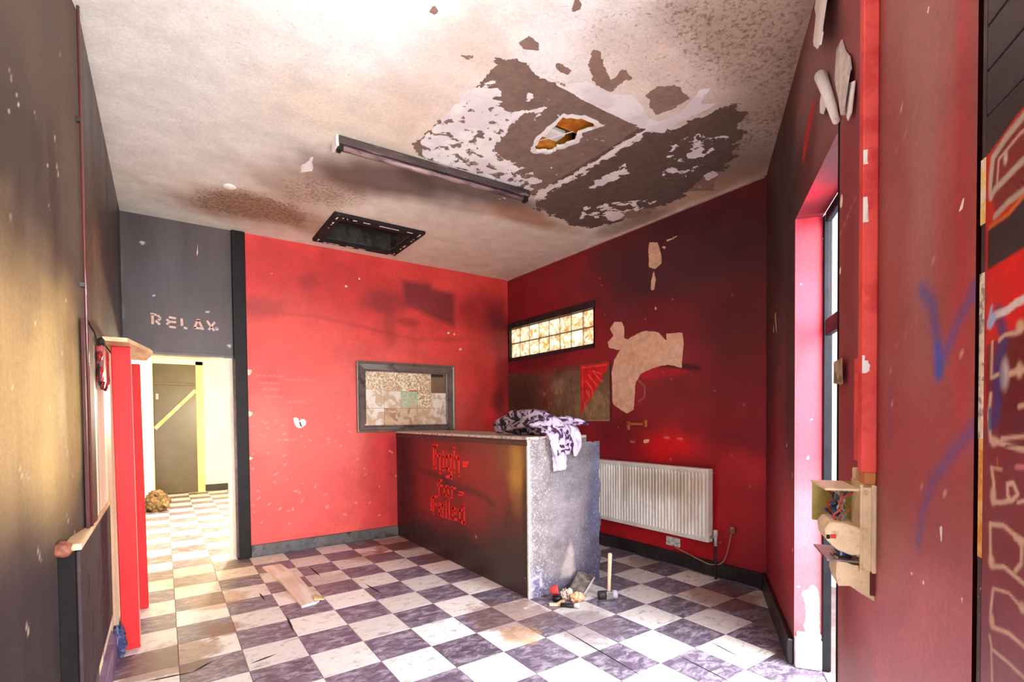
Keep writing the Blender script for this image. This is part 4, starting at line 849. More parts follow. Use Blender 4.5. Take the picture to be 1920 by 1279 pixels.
# ---- charred ceiling batten (old strip light)
tl = thing('strip_light', 'long charred fluorescent fitting hanging just under the scorched ceiling', 'light fitting', (1.66, 3.2, 3.1))
def slope(x): return 3.215-(x-.93)*.035
bm = bmesh.new(); bm_box(bm, (1.66, slope(1.66)+.03, 3.072), (1.46, -.05, 0), (0, .105, 0), (0, 0, .05), .008, 2); bm_obj('housing', bm, M_char, tl)
tube('lamp_tube', [(.97, slope(.97)+.01, 3.035), (1.66, slope(1.66)+.01, 3.03), (2.34, slope(2.34)+.01, 3.035)], .017, plain('smoked_tube', (150, 120, 122), .3, .3, 14, .2, c2=(90, 70, 74), stretch=(.3, 1, 1)), tl, 12)
for x in (.945, 2.365): ab('lamp_holder', x-.014, x+.014, slope(x)-.012, slope(x)+.04, 3.01, 3.055, M_dark, tl, .004)
ab('end_plate', .918, .935, slope(.93)-.02, slope(.93)+.085, 3.03, 3.098, M_white, tl, .002)
lf = tag(crumple('ceiling_rose', (.448, 4.362, 3.094), (.045, .045, .012), M_white, None, 2, .08, 2, 3, False), 'small round white cap on the ceiling near the left wall', 'ceiling fitting')

# ---- half-height partition with timber capping
pt = thing('half_partition', 'low dark panelled partition with bare timber capping along the left wall', 'partition', (-.30, 3.05, 0))
M_pan = plain('scuffed_black_panel', (62, 48, 52), .75, .22, 6, .3, spec=.15, c2=(92, 76, 78), lo=.6, hi=.75)
def lp(y): return -.262
bm = bmesh.new(); bm_box(bm, (-.270, 3.09, .515), (.012, 0, 0), (0, 1.28, 0), (0, 0, .65), .003); pf = bm_obj('face_panel', bm, M_pan, pt)
ab('end_post', -.330, -.277, 2.455, 2.50, 0, .845, plain('soot_black', (18, 14, 15), .8, .3, 12, .3, spec=.2), pt, .003)
ab('capping', -.312, -.258, 2.44, 3.73, .845, .870, M_wood, pt, .006, 2)
crumple('capping_end', (-.312, 2.45, .853), (.03, .03, .028), plain('burnt_knob', (130, 76, 58), .6, .3, 30, .4), pt, 4, .25, 2, 3, False)
ab('foot_board', -.285, -.235, 2.30, 3.60, 0, .14, plain('purple_skirting', (104, 74, 112), .5, .2, 8, .3, c2=(150, 120, 150), lo=.55, hi=.7), pt, .004)
strokes('scratches', [[(a, b), (a+.02+.01*k, b+.05), (a+.045, b+.09)] for k, (a, b) in enumerate(((3.0, .52), (3.05, .58), (2.75, .42), (3.2, .35), (3.25, .46), (2.7, .3), (2.62, .6), (3.3, .66)))]+[[(2.52, .36), (2.523, .44)], [(3.38, .62), (3.45, .74)], [(3.1, .40), (3.16, .52)]], .007, (0, 1, 0), (0, 0, 1), (-.2648, 0, 0), .0008, M_flake, pt)
lb = tag(mesh('leaning_batten', [(-.415, 2.40, 0), (-.375, 2.40, 0), (-.375, 2.43, 0), (-.415, 2.43, 0), (-.385, 2.46, .80), (-.352, 2.46, .83), (-.352, 2.485, .83), (-.385, 2.485, .78), (-.400, 2.43, .4), (-.364, 2.43, .4), (-.364, 2.457, .4), (-.400, 2.457, .4)],
    [(0, 3, 2, 1), (4, 5, 6, 7), (0, 1, 9, 8), (8, 9, 5, 4), (1, 2, 10, 9), (9, 10, 6, 5), (2, 3, 11, 10), (10, 11, 7, 6), (3, 0, 8, 11), (11, 8, 4, 7)], plain('dirty_batten', (112, 98, 82), .6, .3, 14, .5, c2=(60, 48, 40))), 'dirty brown batten standing between the partition end and left wall', 'batten')

# ---- red posts and the timber plate on top
pa = thing('red_post', 'nearer and taller looking red timber post at the partition end', 'post', (-.178, 3.62, 0), 'red timber posts beside the left wall')
def lean(name, xb0, xb1, xt0, xt1, y0, y1, h, mat, par):
    bm = bmesh.new(); V = [bm.verts.new(v) for v in ((xb0, y0, 0), (xb1, y0, 0), (xb1, y1, 0), (xb0, y1, 0), (xt0, y0, h), (xt1, y0, h), (xt1, y1, h), (xt0, y1, h))]
    for f in ((0, 3, 2, 1), (4, 5, 6, 7), (0, 1, 5, 4), (1, 2, 6, 5), (2, 3, 7, 6), (3, 0, 4, 7)): bm.faces.new([V[i] for i in f])
    bmesh.ops.bevel(bm, geom=bm.edges[:], offset=.004, segments=1, affect='EDGES'); return bm_obj(name, bm, mat, par)
lean('shaft', -.222, -.134, -.236, -.145, 3.62, 3.66, 1.75, M_postred, pa)
strokes('chipped_corner', [[(-.1345, .02), (-.1455, 1.74)]], .004, (1, 0, 0), (0, 0, 1), (0, 3.6185, 0), .001, plain('chipped_edge', (226, 110, 100), .6), pa)
pb = thing('red_post', 'farther red timber post standing behind the first by the doorway', 'post', (-.14, 4.37, 0), 'red timber posts beside the left wall')
lean('shaft', -.21, -.110, -.225, -.125, 4.35, 4.39, 1.72, M_postred, pb)
tp = tag(prism('top_plate', [(-.256, 3.42), (-.15, 3.42), (-.06, 3.86), (-.045, 3.98), (-.09, 4.42), (-.256, 4.42)], (1, 0, 0), (0, 1, 0), (0, 0, 1.752), .022, M_wood), 'bare timber shelf plate lying across the tops of the red posts', 'plate')

# ---- pipe and switch gear on the left wall
pp = thing('wall_pipe', 'thin dark red vertical pipe running from ceiling down the left wall', 'pipe', (-.262, 2.86, .9))
M_pipe = plain('dark_red_gloss', (92, 44, 44), .16, .1, 8, .05, spec=.8)
tube('pipe', [(-.262, 2.82, .87), (-.262, 2.82, 3.09)], .006, M_pipe, pp, 12)
for z in (1.2, 1.9, 2.6): ab('pipe_clip', -.285, -.262, 2.808, 2.832, z, z+.02, M_blacktrim, pp, .002)
bm = bmesh.new(); bm_box(bm, (-.266, 2.87, 1.315), (.010, .22, 0), (-.010, 0.0006, 0), (0, 0, .89)); bm_obj('shadow_band', bm, plain('maroon_shadow_band', (72, 34, 36), .6, .2, 8, .2, spec=.2), pp)  # flat maroon strip stands in for the dark shadow band at the pipe
fb = thing('fuse_box', 'melted dark red fuse box with scalloped edges on the left wall', 'fuse box', (-.24, 3.35, 1.52))
M_melt = plain('melted_red_enamel', (148, 26, 34), .3, .25, 14, .3, c2=(70, 22, 26))
ab('box_body', -.264, -.235, 3.17, 3.50, 1.52, 1.70, M_melt, fb, .006, 2)
for y, z, r in ((3.16, 1.56, .03), (3.24, 1.515, .035), (3.38, 1.51, .03), (3.50, 1.55, .03), (3.14, 1.64, .025), (3.49, 1.66, .03)): crumple('melted_scallop', (-.246, y, z), (.012, r, r), M_melt, fb, y*7, .15, 2, 3, False)
crumple('melted_terminal', (-.245, 3.20, 1.715), (.016, .055, .022), M_dark, fb, 5, .3, 3, 3, False)
tube('stray_wire', smoothpts([(-.258, 2.84, 1.76), (-.252, 3.0, 1.735), (-.250, 3.1, 1.69), (-.245, 3.17, 1.70)]), .004, M_dark, fb, 6)
tube('loop_wire', smoothpts([(-.25, 3.12, 1.60), (-.246, 3.08, 1.55), (-.246, 3.10, 1.50), (-.246, 3.17, 1.50)]), .004, M_dark, fb, 6)
# blue rag behind the post foot
crb = tag(crumple('blue_rag', (-.228, 3.56, .10), (.030, .045, .10), plain('blue_rag', (52, 54, 92), .8, .35, 16, .5, c2=(110, 112, 150)), None, 4, .3, 3, 4), 'crumpled dark blue rag wedged at the foot of the red post', 'rag')

# ---- loose floorboard lying on the tiles
fbd = thing('loose_floorboard', 'short pale floorboard lying loose over the chequered tiles near the doorway', 'floorboard', (.78, 4.3, 0))
M_fb = plain('pinkish_board', (206, 176, 164), .7, .18, 5, .4, c2=(222, 206, 200), stretch=(1, .2, 1))
bm = bmesh.new(); c0 = [(.70, 4.90), (.845, 4.90), (.90, 4.45), (.905, 3.76), (.87, 3.72), (.77, 3.70), (.755, 4.3)]
prism('board', c0, (1, 0, 0), (0, 1, 0), (0, 0, .0005), .016, M_fb, fbd)
prism('broken_end', [(.87, 3.76), (.93, 3.72), (.915, 3.84), (.89, 3.86)], (1, 0, 0), (0, 1, 0), (0, 0, .0165), .012, M_wood, fbd)
bm.free()

# ---- clothing bundle over the counter end
def m_cloth():
    t = NT('lilac_patterned_cloth'); n = t.noise(17, 3, .5, None, 1.0); c = t.mix(t.ramp(n, .47, .56), lin((206, 188, 214)), lin((72, 44, 76)))
    v = t.n('ShaderNodeSeparateXYZ'); t.l(t.pos(), v.inputs[0]); c = t.mix(t.ramp(v.outputs[1], 2.90, 3.02, 0, .92), c, t.mix(t.ramp(n, .46, .54), lin((150, 128, 140)), lin((30, 20, 28))))
    t.bump(t.noise(30, 4, .6, None, .8), .5, .01); return t.fin(c, .8, .2)
M_cl = m_cloth(); M_lin = plain('pale_lilac_lining', (226, 214, 236), .8, .1, 10, .5, c2=(196, 180, 212))
cl = thing('patterned_jacket', 'crumpled lilac and black patterned jacket draped over the counter end', 'jacket', (2.4, 2.98, 1.18))
def drape(name, path, rads, mat, seed, flatn=None, n=26):
    """soft tube of cloth following a path, flattened and folded"""
    bm = bmesh.new(); P = smoothpts(path, 8); R = []
    for i in range(len(P)):
        k = i/(len(P)-1)*(len(rads)-1); j = min(int(k), len(rads)-2); f = k-j; R.append(tuple(rads[j][q]*(1-f)+rads[j+1][q]*f for q in (0, 1)))
    rings = []
    for i, p in enumerate(P):
        d = (P[min(i+1, len(P)-1)]-P[max(i-1, 0)]).normalized(); a = Vector(flatn or (0, -1, 0)); a = (a-d*a.dot(d)).normalized(); b = d.cross(a); rg = []
        for q in range(n):
            an = 2*math.pi*q/n; w_ = 1+.22*math.sin(an*5+i*.25+seed)+.30*noise.noise(Vector((math.cos(an)*1.6+seed, math.sin(an)*1.6, i*.22)))
            rg.append(bm.verts.new(p+a*math.cos(an)*R[i][0]*w_+b*math.sin(an)*R[i][1]*w_))
        rings.append(rg)
    for q, s_ in zip(rings[:-1], rings[1:]):
        for k in range(n): bm.faces.new((q[k], q[(k+1) % n], s_[(k+1) % n], s_[k]))
    bm.faces.new(rings[0][::-1]); bm.faces.new(rings[-1]); return bm_obj(name, bm, mat, cl, smooth=True)
drape('body', [(2.33, 3.55, 1.245), (2.36, 3.35, 1.28), (2.38, 3.12, 1.29), (2.42, 2.95, 1.255), (2.44, 2.88, 1.19)], [(.05, .05), (.085, .11), (.09, .14), (.075, .12), (.05, .09)], M_cl, 1, (0, 0, 1))
drape('sleeve', [(2.40, 3.02, 1.27), (2.42, 2.90, 1.235), (2.435, 2.852, 1.13), (2.44, 2.848, 1.04)], [(.05, .09), (.05, .10), (.035, .095), (.03, .085)], M_cl, 4, (0, -1, .3))
drape('cuff', [(2.425, 2.852, 1.06), (2.425, 2.852, .99), (2.43, 2.855, .925)], [(.022, .052), (.024, .056), (.018, .056)], M_lin, 2)
drape('flap', [(2.50, 3.12, 1.25), (2.54, 2.98, 1.29), (2.60, 2.87, 1.285), (2.70, 2.84, 1.262)], [(.02, .06), (.035, .085), (.03, .06), (.006, .012)], M_cl, 7, (0, 0, 1))
drape('collar', [(2.56, 2.92, 1.25), (2.585, 2.865, 1.18), (2.60, 2.862, 1.09), (2.59, 2.868, 1.02)], [(.03, .05), (.025, .06), (.018, .04), (.006, .012)], M_lin, 9)

# ---- rubbish at the foot of the counter
DPQ = (Vector((2.42, 2.775, .012)), Vector((2.483, 2.674, .003)), Vector((2.65, 2.722, .10)), Vector((2.59, 2.83, .125)))
dp = thing('dustpan', 'grey metal dustpan propped against the foot of the grey counter end', 'dustpan', (2.54, 2.75, 0))
M_dp = plain('scuffed_dark_metal', (108, 98, 96), .35, .2, 12, .3, c2=(150, 138, 132), metal=.2)
a, b, c, d = DPQ
n_ = (b-a).cross(d-a).normalized()
bm = bmesh.new(); V = [bm.verts.new(p) for p in (a, b, c, d)]+[bm.verts.new(p+n_*.004) for p in (a, b, c, d)]
for f in ((3, 2, 1, 0), (4, 5, 6, 7), (0, 1, 5, 4), (1, 2, 6, 5), (2, 3, 7, 6), (3, 0, 4, 7)): bm.faces.new([V[i] for i in f])
bm_obj('pan', bm, M_dp, dp)
M_rim = plain('pale_rim', (214, 196, 190), .5)
bm = bmesh.new(); bm_box(bm, (b+c)/2+n_*.012, c-b, (b-a).normalized()*.005, n_*.022); bm_obj('rim', bm, M_rim, dp)
bm = bmesh.new(); bm_box(bm, (c+d)/2+n_*.010, d-c, (c-b).normalized()*.004, n_*.02); bm_obj('rim', bm, M_dp, dp)
bm = bmesh.new(); bm_box(bm, (a+d)/2+n_*.010, d-a, (b-a).normalized()*.004, n_*.02); bm_obj('rim', bm, M_dp, dp)
tag(crumple('tan_glove', (2.41, 2.655, .036), (.055, .032, .036), plain('tan_leather', (222, 158, 116), .7, .3, 22, .5, c2=(248, 214, 180)), None, 6, .35, 2.6, 4), 'crumpled tan leather glove lying before the dustpan', 'glove')
gv = thing('ash_rag', 'x', 'x', (2.37, 2.72, 0)); gv['label'] = 'dirty white and brown rag heaped between red cup and dustpan'; gv['category'] = 'rag'
crumple('rag_heap', (2.37, 2.735, .04), (.034, .033, .045), plain('dirty_white_rag', (218, 198, 182), .8, .2, 26, .5, c2=(120, 80, 66), lo=.5, hi=.62), gv, 9, .4, 3, 4); crumple('rag_tail', (2.41, 2.735, .042), (.022, .022, .03), plain('cream_rag', (240, 230, 200), .8, .1), gv, 12, .35, 2.5, 3, False)
rc = thing('red_cup', 'small red and black plastic cup tipped over at the counter corner', 'cup', (2.285, 2.76, 0))
def lathe(name, prof, base, axis, mat, par, n=18):
    axis = Vector(axis).normalized(); u = axis.orthogonal().normalized(); v = axis.cross(u); bm = bmesh.new(); rings = []
    for h, r in prof: rings.append([bm.verts.new(Vector(base)+axis*h+(u*math.cos(2*math.pi*k/n)+v*math.sin(2*math.pi*k/n))*r) for k in range(n)])
    for q, s_ in zip(rings[:-1], rings[1:]):
        for k in range(n): bm.faces.new((q[k], q[(k+1) % n], s_[(k+1) % n], s_[k]))
    bm.faces.new(rings[0][::-1]); bm.faces.new(rings[-1]); return bm_obj(name, bm, mat, par, smooth=True)
lathe('cup_shell', [(0, .02), (.006, .028), (.05, .034), (.056, .034), (.056, .030), (.012, .024)], (2.27, 2.79, .068), (.7, -.45, .12), plain('red_plastic', (206, 60, 62), .4), rc)
lathe('cup_base', [(0, .035), (.03, .035), (.034, .03)], (2.305, 2.755, .0), (0, 0, 1), plain('black_plastic', (24, 20, 26), .4), rc)
tg = thing('black_torch', 'short black handled tool lying on the tiles in front of the rubbish', 'torch', (2.31, 2.60, 0))
lathe('barrel', [(0, .012), (.004, .015), (.085, .015), (.09, .012)], (2.245, 2.645, .0155), (.62, -.78, .0), plain('black_rubber', (28, 24, 34), .5), tg)
lathe('head', [(0, .012), (.01, .017), (.035, .019), (.04, .017)], (2.302, 2.572, .0195), (.75, -.66, .0), M_plasticw, tg)
wc = tag(prism('wood_chip', [(2.19, 2.70), (2.25, 2.655), (2.33, 2.70), (2.31, 2.715), (2.245, 2.69), (2.205, 2.725)], (1, 0, 0), (0, 1, 0), (0, 0, .0003), .014, M_wood), 'splintered pale wood offcut beside the black torch', 'wood offcut')
# ---- sledge hammer standing on its head
hm = thing('club_hammer', 'hammer standing upright on its head with a pale wooden handle', 'hammer', (2.62, 2.56, 0))
hb = Vector((2.626, 2.545, 0))
tube('handle', [(2.622, 2.55, .03), (2.625, 2.55, .12), (2.628, 2.548, .22), (2.630, 2.545, .325), (2.630, 2.545, .335)], [.0125, .0125, .014, .0155, .012], plain('hickory', (226, 198, 168), .5, .1, 8, .1, stretch=(1, 1, .2)), hm, 14)
ax = Vector((-.80, .42, 0)).normalized()
bm = bmesh.new(); cc_ = hb+Vector((-.004, .006, .033)); bm_box(bm, cc_, ax*.05, ax.cross(UZ)*.052, (0, 0, .058), .006, 2); hd = bm_obj('head', bm, M_metal, hm)
lathe('striking_face', [(0, .026), (.012, .031), (.034, .031), (.038, .027)], cc_-ax*.022, -ax, plain('worn_steel', (196, 188, 204), .4, .15, 14, .3), hm)
lathe('rear_face', [(0, .026), (.012, .031), (.05, .031), (.056, .027)], cc_+ax*.022, ax, plain('blackened_steel', (46, 38, 44), .5, .3, 14, .3), hm)

# ---- architrave, panels, peeling plaster and electric box on the angled wall
ar = struct(aw('trim_7', 2.465, 2.505, 1.16, H, 0, .037, M_trimred, None, .003)); ORG[ar.name] = ar.location.copy()
aw('inner_bead', 2.30, 2.345, 1.18, 1.50, 0, .006, M_trimred, ar, .002)
for z0, z1, w_ in ((1.86, 1.93, .016), (2.02, 2.06, .012), (1.44, 1.475, .02), (1.475, 1.49, .008), (2.60, 2.64, .012)):
    rq = random.Random(int(z0*100)); zs_ = [z0+(z1-z0)*k/5 for k in range(6)]; prism('paint_chip', [(.037, z) for z in zs_]+[(.037-w_*rq.uniform(.45, 1), z) for z in zs_[::-1]], NV, (0, 0, 1), CV-DV*2.5052, .0012 if NV.cross(UZ).dot(-DV) > 0 else .0012, M_white, ar)
ed = struct(aw('trim_8', 2.079, 2.087, .0, 2.45, 0, .004, M_blackpost))
pc = thing('cardboard_scrap', 'grimy scrap of card pinned beside the doorway above the fuse box', 'card', A(2.18, 1.43, 0))
prism('card', [(2.085, 1.435), (2.19, 1.425), (2.205, 1.43), (2.195, 1.515), (2.085, 1.512)], -DV, (0, 0, 1), CV+NV*.014, .0015, plain('grimy_card', (178, 150, 124), .7, .2, 14, .3, c2=(120, 92, 70)), pc)
prism('card_spacer', [(2.1, 1.44), (2.12, 1.44), (2.12, 1.5), (2.1, 1.5)], -DV, (0, 0, 1), CV+NV*.0, .0142, M_dark, pc)
# peeling flaps of plaster above the side doorway
pf_ = thing('peeling_plaster', 'curled white flaps of plaster hanging high above the side doorway', 'plaster', A(2.0, 2.7, .02))
def flap(name, pts, o, th, mat, tilt=0):
    U = -DV; prism(name, pts, U, (0, 0, 1), CV+NV*o, th, mat, pf_)
M_pw = plain('torn_plaster', (250, 248, 246), .8, .06, 14, .5); M_pg = plain('torn_plaster_shaded', (206, 196, 190), .8, .12, 14, .5, c2=(232, 220, 214))
def hang(name, pts, lift0, lift1, mat, th=.004):
    """flap whose lower edge curls off the wall"""
    zs = [p[1] for p in pts]; z0, z1 = min(zs), max(zs); bm = bmesh.new(); n = len(pts)
    fr_, bk = [], []
    for t_, z in pts:
        k = (z1-z)/(z1-z0); o = lift0+(lift1-lift0)*k**1.5; fr_.append(bm.verts.new(A(t_, z, o+th))); bk.append(bm.verts.new(A(t_, z, o)))
    bm.faces.new(fr_); bm.faces.new(bk[::-1])
    for i in range(n): bm.faces.new((fr_[i], bk[i], bk[(i+1) % n], fr_[(i+1) % n]))
    bmesh.ops.triangulate(bm, faces=[f for f in bm.faces if len(f.verts) > 4]); return bm_obj(name, bm, mat, pf_)
hang('flap', [(1.72, 3.09), (1.69, 3.05), (1.75, 2.975), (1.775, 2.86), (1.85, 2.79), (1.93, 2.735), (2.02, 2.67), (2.09, 2.64), (2.15, 2.60), (2.12, 2.66), (2.07, 2.70), (2.0, 2.80), (2.04, 2.86), (2.05, 2.95), (1.95, 3.09)], .001, .07, M_pw)
hang('flap', [(2.054, 2.632), (2.04, 2.54), (2.085, 2.47), (2.13, 2.415), (2.186, 2.33), (2.24, 2.30), (2.23, 2.36), (2.20, 2.42), (2.28, 2.42), (2.246, 2.48), (2.18, 2.54), (2.12, 2.62)], .001, .02, M_pg)
hang('flap', [(2.2, 2.42), (2.3, 2.37), (2.285, 2.28), (2.25, 2.275), (2.22, 2.31)], .004, .012, M_pw)
hang('flap', [(1.80, 2.60), (1.84, 2.62), (1.90, 2.58), (1.94, 2.50), (1.90, 2.49), (1.82, 2.54)], .002, .012, M_pw)
bm = bmesh.new(); bm_tube(bm, [A(1.90, 2.64, .024), A(1.97, 2.55, .022), A(2.04, 2.45, .018), A(2.10, 2.355, .014)], [.022, .019, .016, .012], 12); bm_obj('curled_roll', bm, M_pw, pf_, smooth=True)
strokes('wall_crack', [[(2.083, 2.45), (2.079, 2.36)]], .004, -DV, (0, 0, 1), CV, .001, M_dark, pf_)
# electric consumer unit
eb = thing('electric_box', 'smashed open cream electric box with hanging wires beside the side doorway', 'electric box', A(2.44, .81, .0))
aw('backplate', 2.30, 2.508, .875, 1.125, .0, .012, M_plastic, eb, .003); aw('near_wall', 2.500, 2.508, .882, 1.118, .012, .036, M_plastic, eb, .002)
aw('near_lip', 2.497, 2.509, .875, 1.125, .034, .040, M_plastic, eb, .001)
aw('top_wall', 2.30, 2.50, 1.105, 1.112, .036, .125, M_plastic, eb, .002); aw('far_wall', 2.29, 2.30, .98, 1.11, .0, .12, plain('stained_plastic', (176, 168, 96), .5, .2, 20, .2), eb, .002)
aw('top_stub', 2.44, 2.50, 1.125, 1.165, .0, .028, plain('orange_plastic', (202, 130, 74), .5, .15, 20, .2), eb, .003); aw('top_stub', 2.34, 2.37, 1.125, 1.16, .0, .02, M_plastic, eb, .003)
aw('bottom_tray', 2.32, 2.50, .900, .906, .03, .12, M_dp, eb, .001)
# hinged breaker cover
bm = bmesh.new(); P_ = [(.036, 1.000), (.075, 1.012), (.112, 1.015), (.126, .995), (.122, .962), (.095, .935), (.060, .922), (.036, .925)]
f1 = [bm.verts.new(A(2.505, z, o)) for o, z in P_]; f2 = [bm.verts.new(A(2.40, z+.005, o)) for o, z in P_]; bm.faces.new(f1); bm.faces.new(f2[::-1])
for i in range(len(P_)): bm.faces.new((f1[i], f2[i], f2[(i+1) % 8], f1[(i+1) % 8]))
bmesh.ops.bevel(bm, geom=bm.edges[:], offset=.003, segments=1, affect='EDGES'); cov = bm_obj('breaker_cover', bm, M_plastic, eb)
aw('label_strip', 2.5055, 2.5065, .968, .980, .098, .112, plain('red_label', (200, 40, 40), .5), cov); aw('label_strip', 2.5055, 2.5065, .966, .978, .113, .122, M_dark, cov)
WC = [plain('wire_blue', (40, 80, 150), .4), plain('wire_grey', (150, 160, 170), .4), plain('wire_red', (176, 60, 40), .4), plain('wire_green', (110, 130, 50), .4), plain('wire_brown', (140, 84, 56), .4), plain('wire_navy', (34, 52, 96), .4)]
rw = random.Random(12)
for k in range(15):
    t_ = 2.36+rw.random()*.12; m_ = WC[k % 6]; o1, o2 = .045+rw.random()*.03, .05+rw.random()*.06
    tube('wire', smoothpts([A(t_, 1.10, .05+rw.random()*.06), A(t_+.01, 1.075, o1+.01), A(t_+rw.uniform(-.01, .02), 1.05, o2), A(t_, 1.03, o1+rw.random()*.03), A(t_-.01, 1.005, .06+rw.random()*.03)], 5), .0032, m_, eb, 6)
for k in range(5): tube('wire', smoothpts([A(2.46, .935, .05+.01*k), A(2.48, .918, .055+.008*k), A(2.45, .909, .05+.01*k)], 4), .004, WC[(0, 5, 0, 1, 5)[k]], eb, 6)
bm = bmesh.new(); P_ = [(.0, .895), (.055, .90), (.092, .915), (.095, .865), (.088, .835), (.06, .838), (.034, .82), (.0, .80)]
f1 = [bm.verts.new(A(2.49, z-.008, o)) for o, z in P_]; f2 = [bm.verts.new(A(2.41, z, o)) for o, z in P_]; bm.faces.new(f1); bm.faces.new(f2[::-1])
for i in range(8): bm.faces.new((f1[i], f2[i], f2[(i+1) % 8], f1[(i+1) % 8]))
bm_obj('junction_box', bm, M_plastic, eb); aw('junction_side', 2.485, 2.497, .81, .875, .0, .012, plain('dark_red_stub', (92, 20, 28), .5), eb)

# ---- graffiti door leaf at the far right
gd = thing('graffiti_door', 'black boarded door with tan, red and blue graffiti at the far right', 'door', A(3.2, 0, .0))
TN = (214, 178, 152)
def paint_graf(f):
    f.polyc([(3, -1), (3, 1.46), (3.6, 1.46), (3.6, -1)], (134, 40, 46), .01); f.blob(3.2, .9, .3, .15, (146, 76, 92), .9)
    f.polyc([(3.061, 1.571), (3.171, 1.577), (3.6, 1.59), (3.6, 1.44), (3.29, 1.455), (3.173, 1.458), (3.061, 1.44)], (222, 26, 28), .003, 1, .001)
    f.polyc([(3.061, 1.766), (3.15, 1.789), (3.24, 1.805), (3.6, 1.81), (3.6, 1.66), (3.17, 1.653), (3.13, 1.640), (3.061, 1.640)], (198, 48, 36), .003, 1, .001)
    f.polyc([(3.075, 1.72), (3.09, 1.765), (3.17, 1.776), (3.6, 1.79), (3.6, 1.675), (3.17, 1.668), (3.09, 1.662)], (132, 48, 46), .004)
    f.polyc([(3.12, 1.455), (3.6, 1.46), (3.6, 1.30), (3.11, 1.29)], (112, 26, 32), .006)
    f.linec([(3.105, 1.49), (3.122, 1.445), (3.100, 1.393), (3.106, 1.342), (3.095, 1.31)], .026, (62, 52, 120), .010, .85)
    def L(p, w_, c=TN, cl_=False): f.linec([tuple(q) for q in p], w_*1.05, c, .0025, 1, .0005, cl_)
    G = (190, 172, 156)
    L([(3.072, 1.70), (3.082, 1.756), (3.12, 1.770), (3.17, 1.780), (3.25, 1.783)], .012, G); L([(3.078, 1.692), (3.088, 1.70), (3.17, 1.712), (3.25, 1.713)], .011, G); L([(3.095, 1.70), (3.10, 1.745), (3.16, 1.757), (3.25, 1.752)], .004, TN)
    f.blob(3.12, 1.738, .0065, .012, (206, 186, 170), 1, 0); L([(3.09, 1.655), (3.13, 1.664), (3.25, 1.668)], .010, G); L([(3.065, 1.642), (3.13, 1.645), (3.17, 1.657)], .006, (216, 120, 50))
    W_ = (226, 212, 210)
    L([(3.074, 1.478), (3.086, 1.488), (3.096, 1.489), (3.128, 1.490), (3.155, 1.497), (3.25, 1.506)], .013, W_); L([(3.074, 1.478), (3.084, 1.505)], .008, (160, 180, 224)); L([(3.08, 1.476), (3.09, 1.486)], .016, (170, 188, 228))
    L([(3.108, 1.446), (3.124, 1.452), (3.156, 1.450), (3.18, 1.458)], .007); f.blob(3.165, 1.458, .012, .012, TN, 1, 0)
    L([(3.087, 1.445), (3.085, 1.385), (3.106, 1.389)], .007); f.blob(3.125, 1.388, .014, .028, (196, 180, 176), 1, 0); f.blob(3.118, 1.385, .007, .02, (110, 130, 176), .6, 0); L([(3.14, 1.388), (3.18, 1.392)], .010); f.blob(3.165, 1.391, .01, .014, TN, 1, 0)
    L([(3.084, 1.357), (3.078, 1.32), (3.085, 1.279), (3.106, 1.277), (3.16, 1.270), (3.25, 1.265)], .009); f.blob(3.095, 1.277, .013, .010, TN, 1, 0); L([(3.118, 1.283), (3.179, 1.289), (3.25, 1.29)], .006); L([(3.13, 1.272), (3.18, 1.276)], .003, (90, 20, 24)); L([(3.082, 1.33), (3.083, 1.30)], .009, (86, 96, 140)) 
    L([(3.165, 1.335), (3.19, 1.338)], .008); L([(3.105, 1.25), (3.11, 1.23)], .003, (214, 110, 60)); L([(3.16, 1.24), (3.19, 1.243)], .008, (220, 120, 130))
    L([(3.089, 1.232), (3.097, 1.205), (3.095, 1.174), (3.121, 1.178), (3.15, 1.186), (3.165, 1.198), (3.152, 1.214), (3.136, 1.210), (3.138, 1.190), (3.148, 1.186)], .008); f.blob(3.095, 1.185, .010, .017, TN, 1, 0); L([(3.165, 1.185), (3.18, 1.19)], .006); L([(3.089, 1.232), (3.12, 1.232)], .004)
    L([(3.087, 1.135), (3.089, 1.080), (3.094, 1.064), (3.129, 1.074), (3.16, 1.068), (3.25, 1.05)], .008); L([(3.087, 1.135), (3.127, 1.141), (3.160, 1.132), (3.177, 1.118), (3.176, 1.092), (3.160, 1.076)], .008); f.blob(3.092, 1.072, .011, .013, TN, 1, 0); L([(3.16, 1.13), (3.25, 1.12)], .012)
    L([(3.098, 1.028), (3.091, .984), (3.096, .962), (3.146, .971), (3.186, .967), (3.25, .96)], .007); f.blob(3.095, .972, .009, .015, TN, 1, 0); L([(3.102, 1.029), (3.144, 1.036), (3.184, 1.022), (3.22, 1.01)], .005); f.blob(3.18, 1.025, .01, .01, TN, 1, 0)
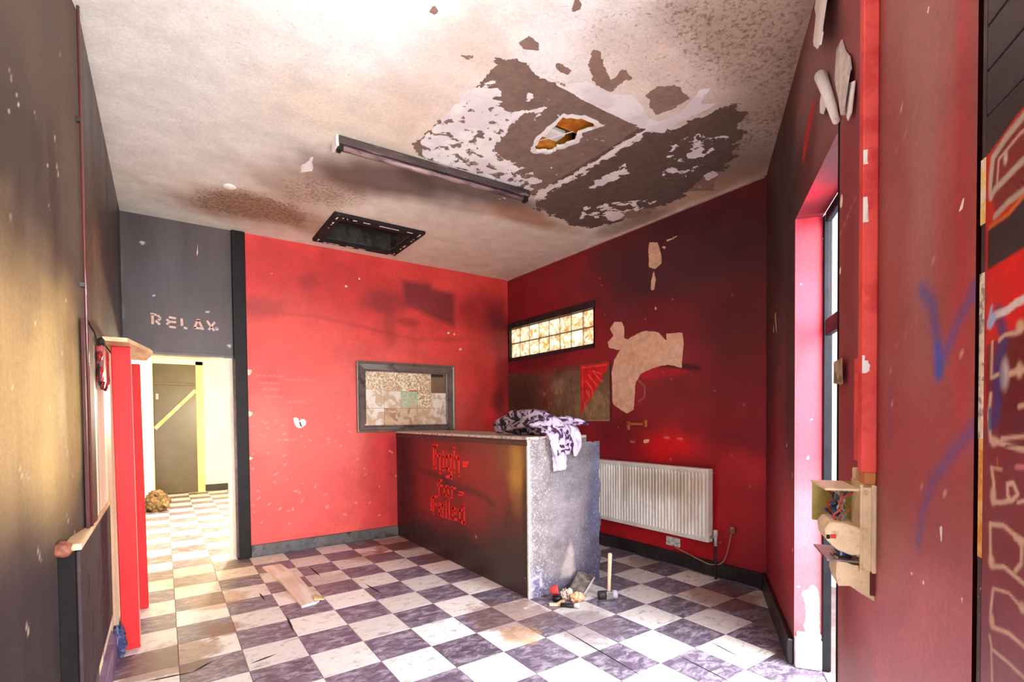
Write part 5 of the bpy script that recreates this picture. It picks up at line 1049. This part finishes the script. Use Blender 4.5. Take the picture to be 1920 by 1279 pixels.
    L([(3.089, .944), (3.096, .924), (3.147, .923), (3.20, .918)], .006); L([(3.095, .923), (3.099, .86)], .005); f.blob(3.20, .88, .03, .03, (196, 140, 110), .6)
    f.polyc([(3.061, 1.30), (3.061, 1.77), (3.069, 1.77), (3.069, 1.30)], (190, 26, 34), .002)
grid('painted_face', 3.061, 3.36, .6, 1.835, .0035, lambda a, b: A(a, b, .0), paint_graf, M_graf, parent=gd, base=(56, 48, 50))
M_bl = plain('black_boards', (64, 56, 58), .3, .2, 6, .3, c2=(96, 86, 88), lo=.55, hi=.75)
for z0, z1 in ((1.838, 1.912), (1.915, 1.988), (1.991, 2.064), (2.067, 2.14), (2.143, 2.216), (2.219, 2.6), (.0, .597)): aw('board', 3.061, 3.36, z0, z1, -.03, 0, M_bl, gd, .0015)
aw('core', 3.061, 3.36, .0, 2.6, -.04, -.0305, M_dark, gd)
aw('core', 3.061, 3.36, .6, 1.835, -.0305, -.001, M_dark, gd)
M_e1 = plain('cream_edge', (232, 216, 190), .6, .2, 30, .4, c2=(150, 140, 140), lo=.5, hi=.6); M_e2 = plain('raw_orange_edge', (226, 150, 56), .6, .15, 20, .3, c2=(240, 190, 120)); M_e3 = plain('dark_edge', (70, 44, 44), .5, .3, 30, .4, c2=(200, 180, 170), lo=.62, hi=.68)
aw('edge_strip', 3.046, 3.0605, 1.28, 1.57, -.03, .001, M_e1, gd); aw('edge_strip', 3.048, 3.0605, 1.07, 1.28, -.03, .001, M_e2, gd); aw('edge_strip', 3.048, 3.0605, .0, 1.07, -.03, .0005, M_e3, gd)
aw('edge_strip', 3.046, 3.0605, 1.655, 1.768, -.03, .001, plain('yellow_edge', (236, 196, 110), .6, .2, 30, .3, c2=(240, 226, 206)), gd); aw('edge_strip', 3.048, 3.0605, 1.57, 1.655, -.03, .0, M_bl, gd); aw('edge_strip', 3.048, 3.0605, 1.768, 2.6, -.03, .0, M_bl, gd)
struct(aw('trim_9', 3.03, 3.044, 0, H, -.05, -.01, M_dark)); struct(aw('wall_over_door', 3.046, 3.5, 2.605, H, -.04, 0, M_bl))
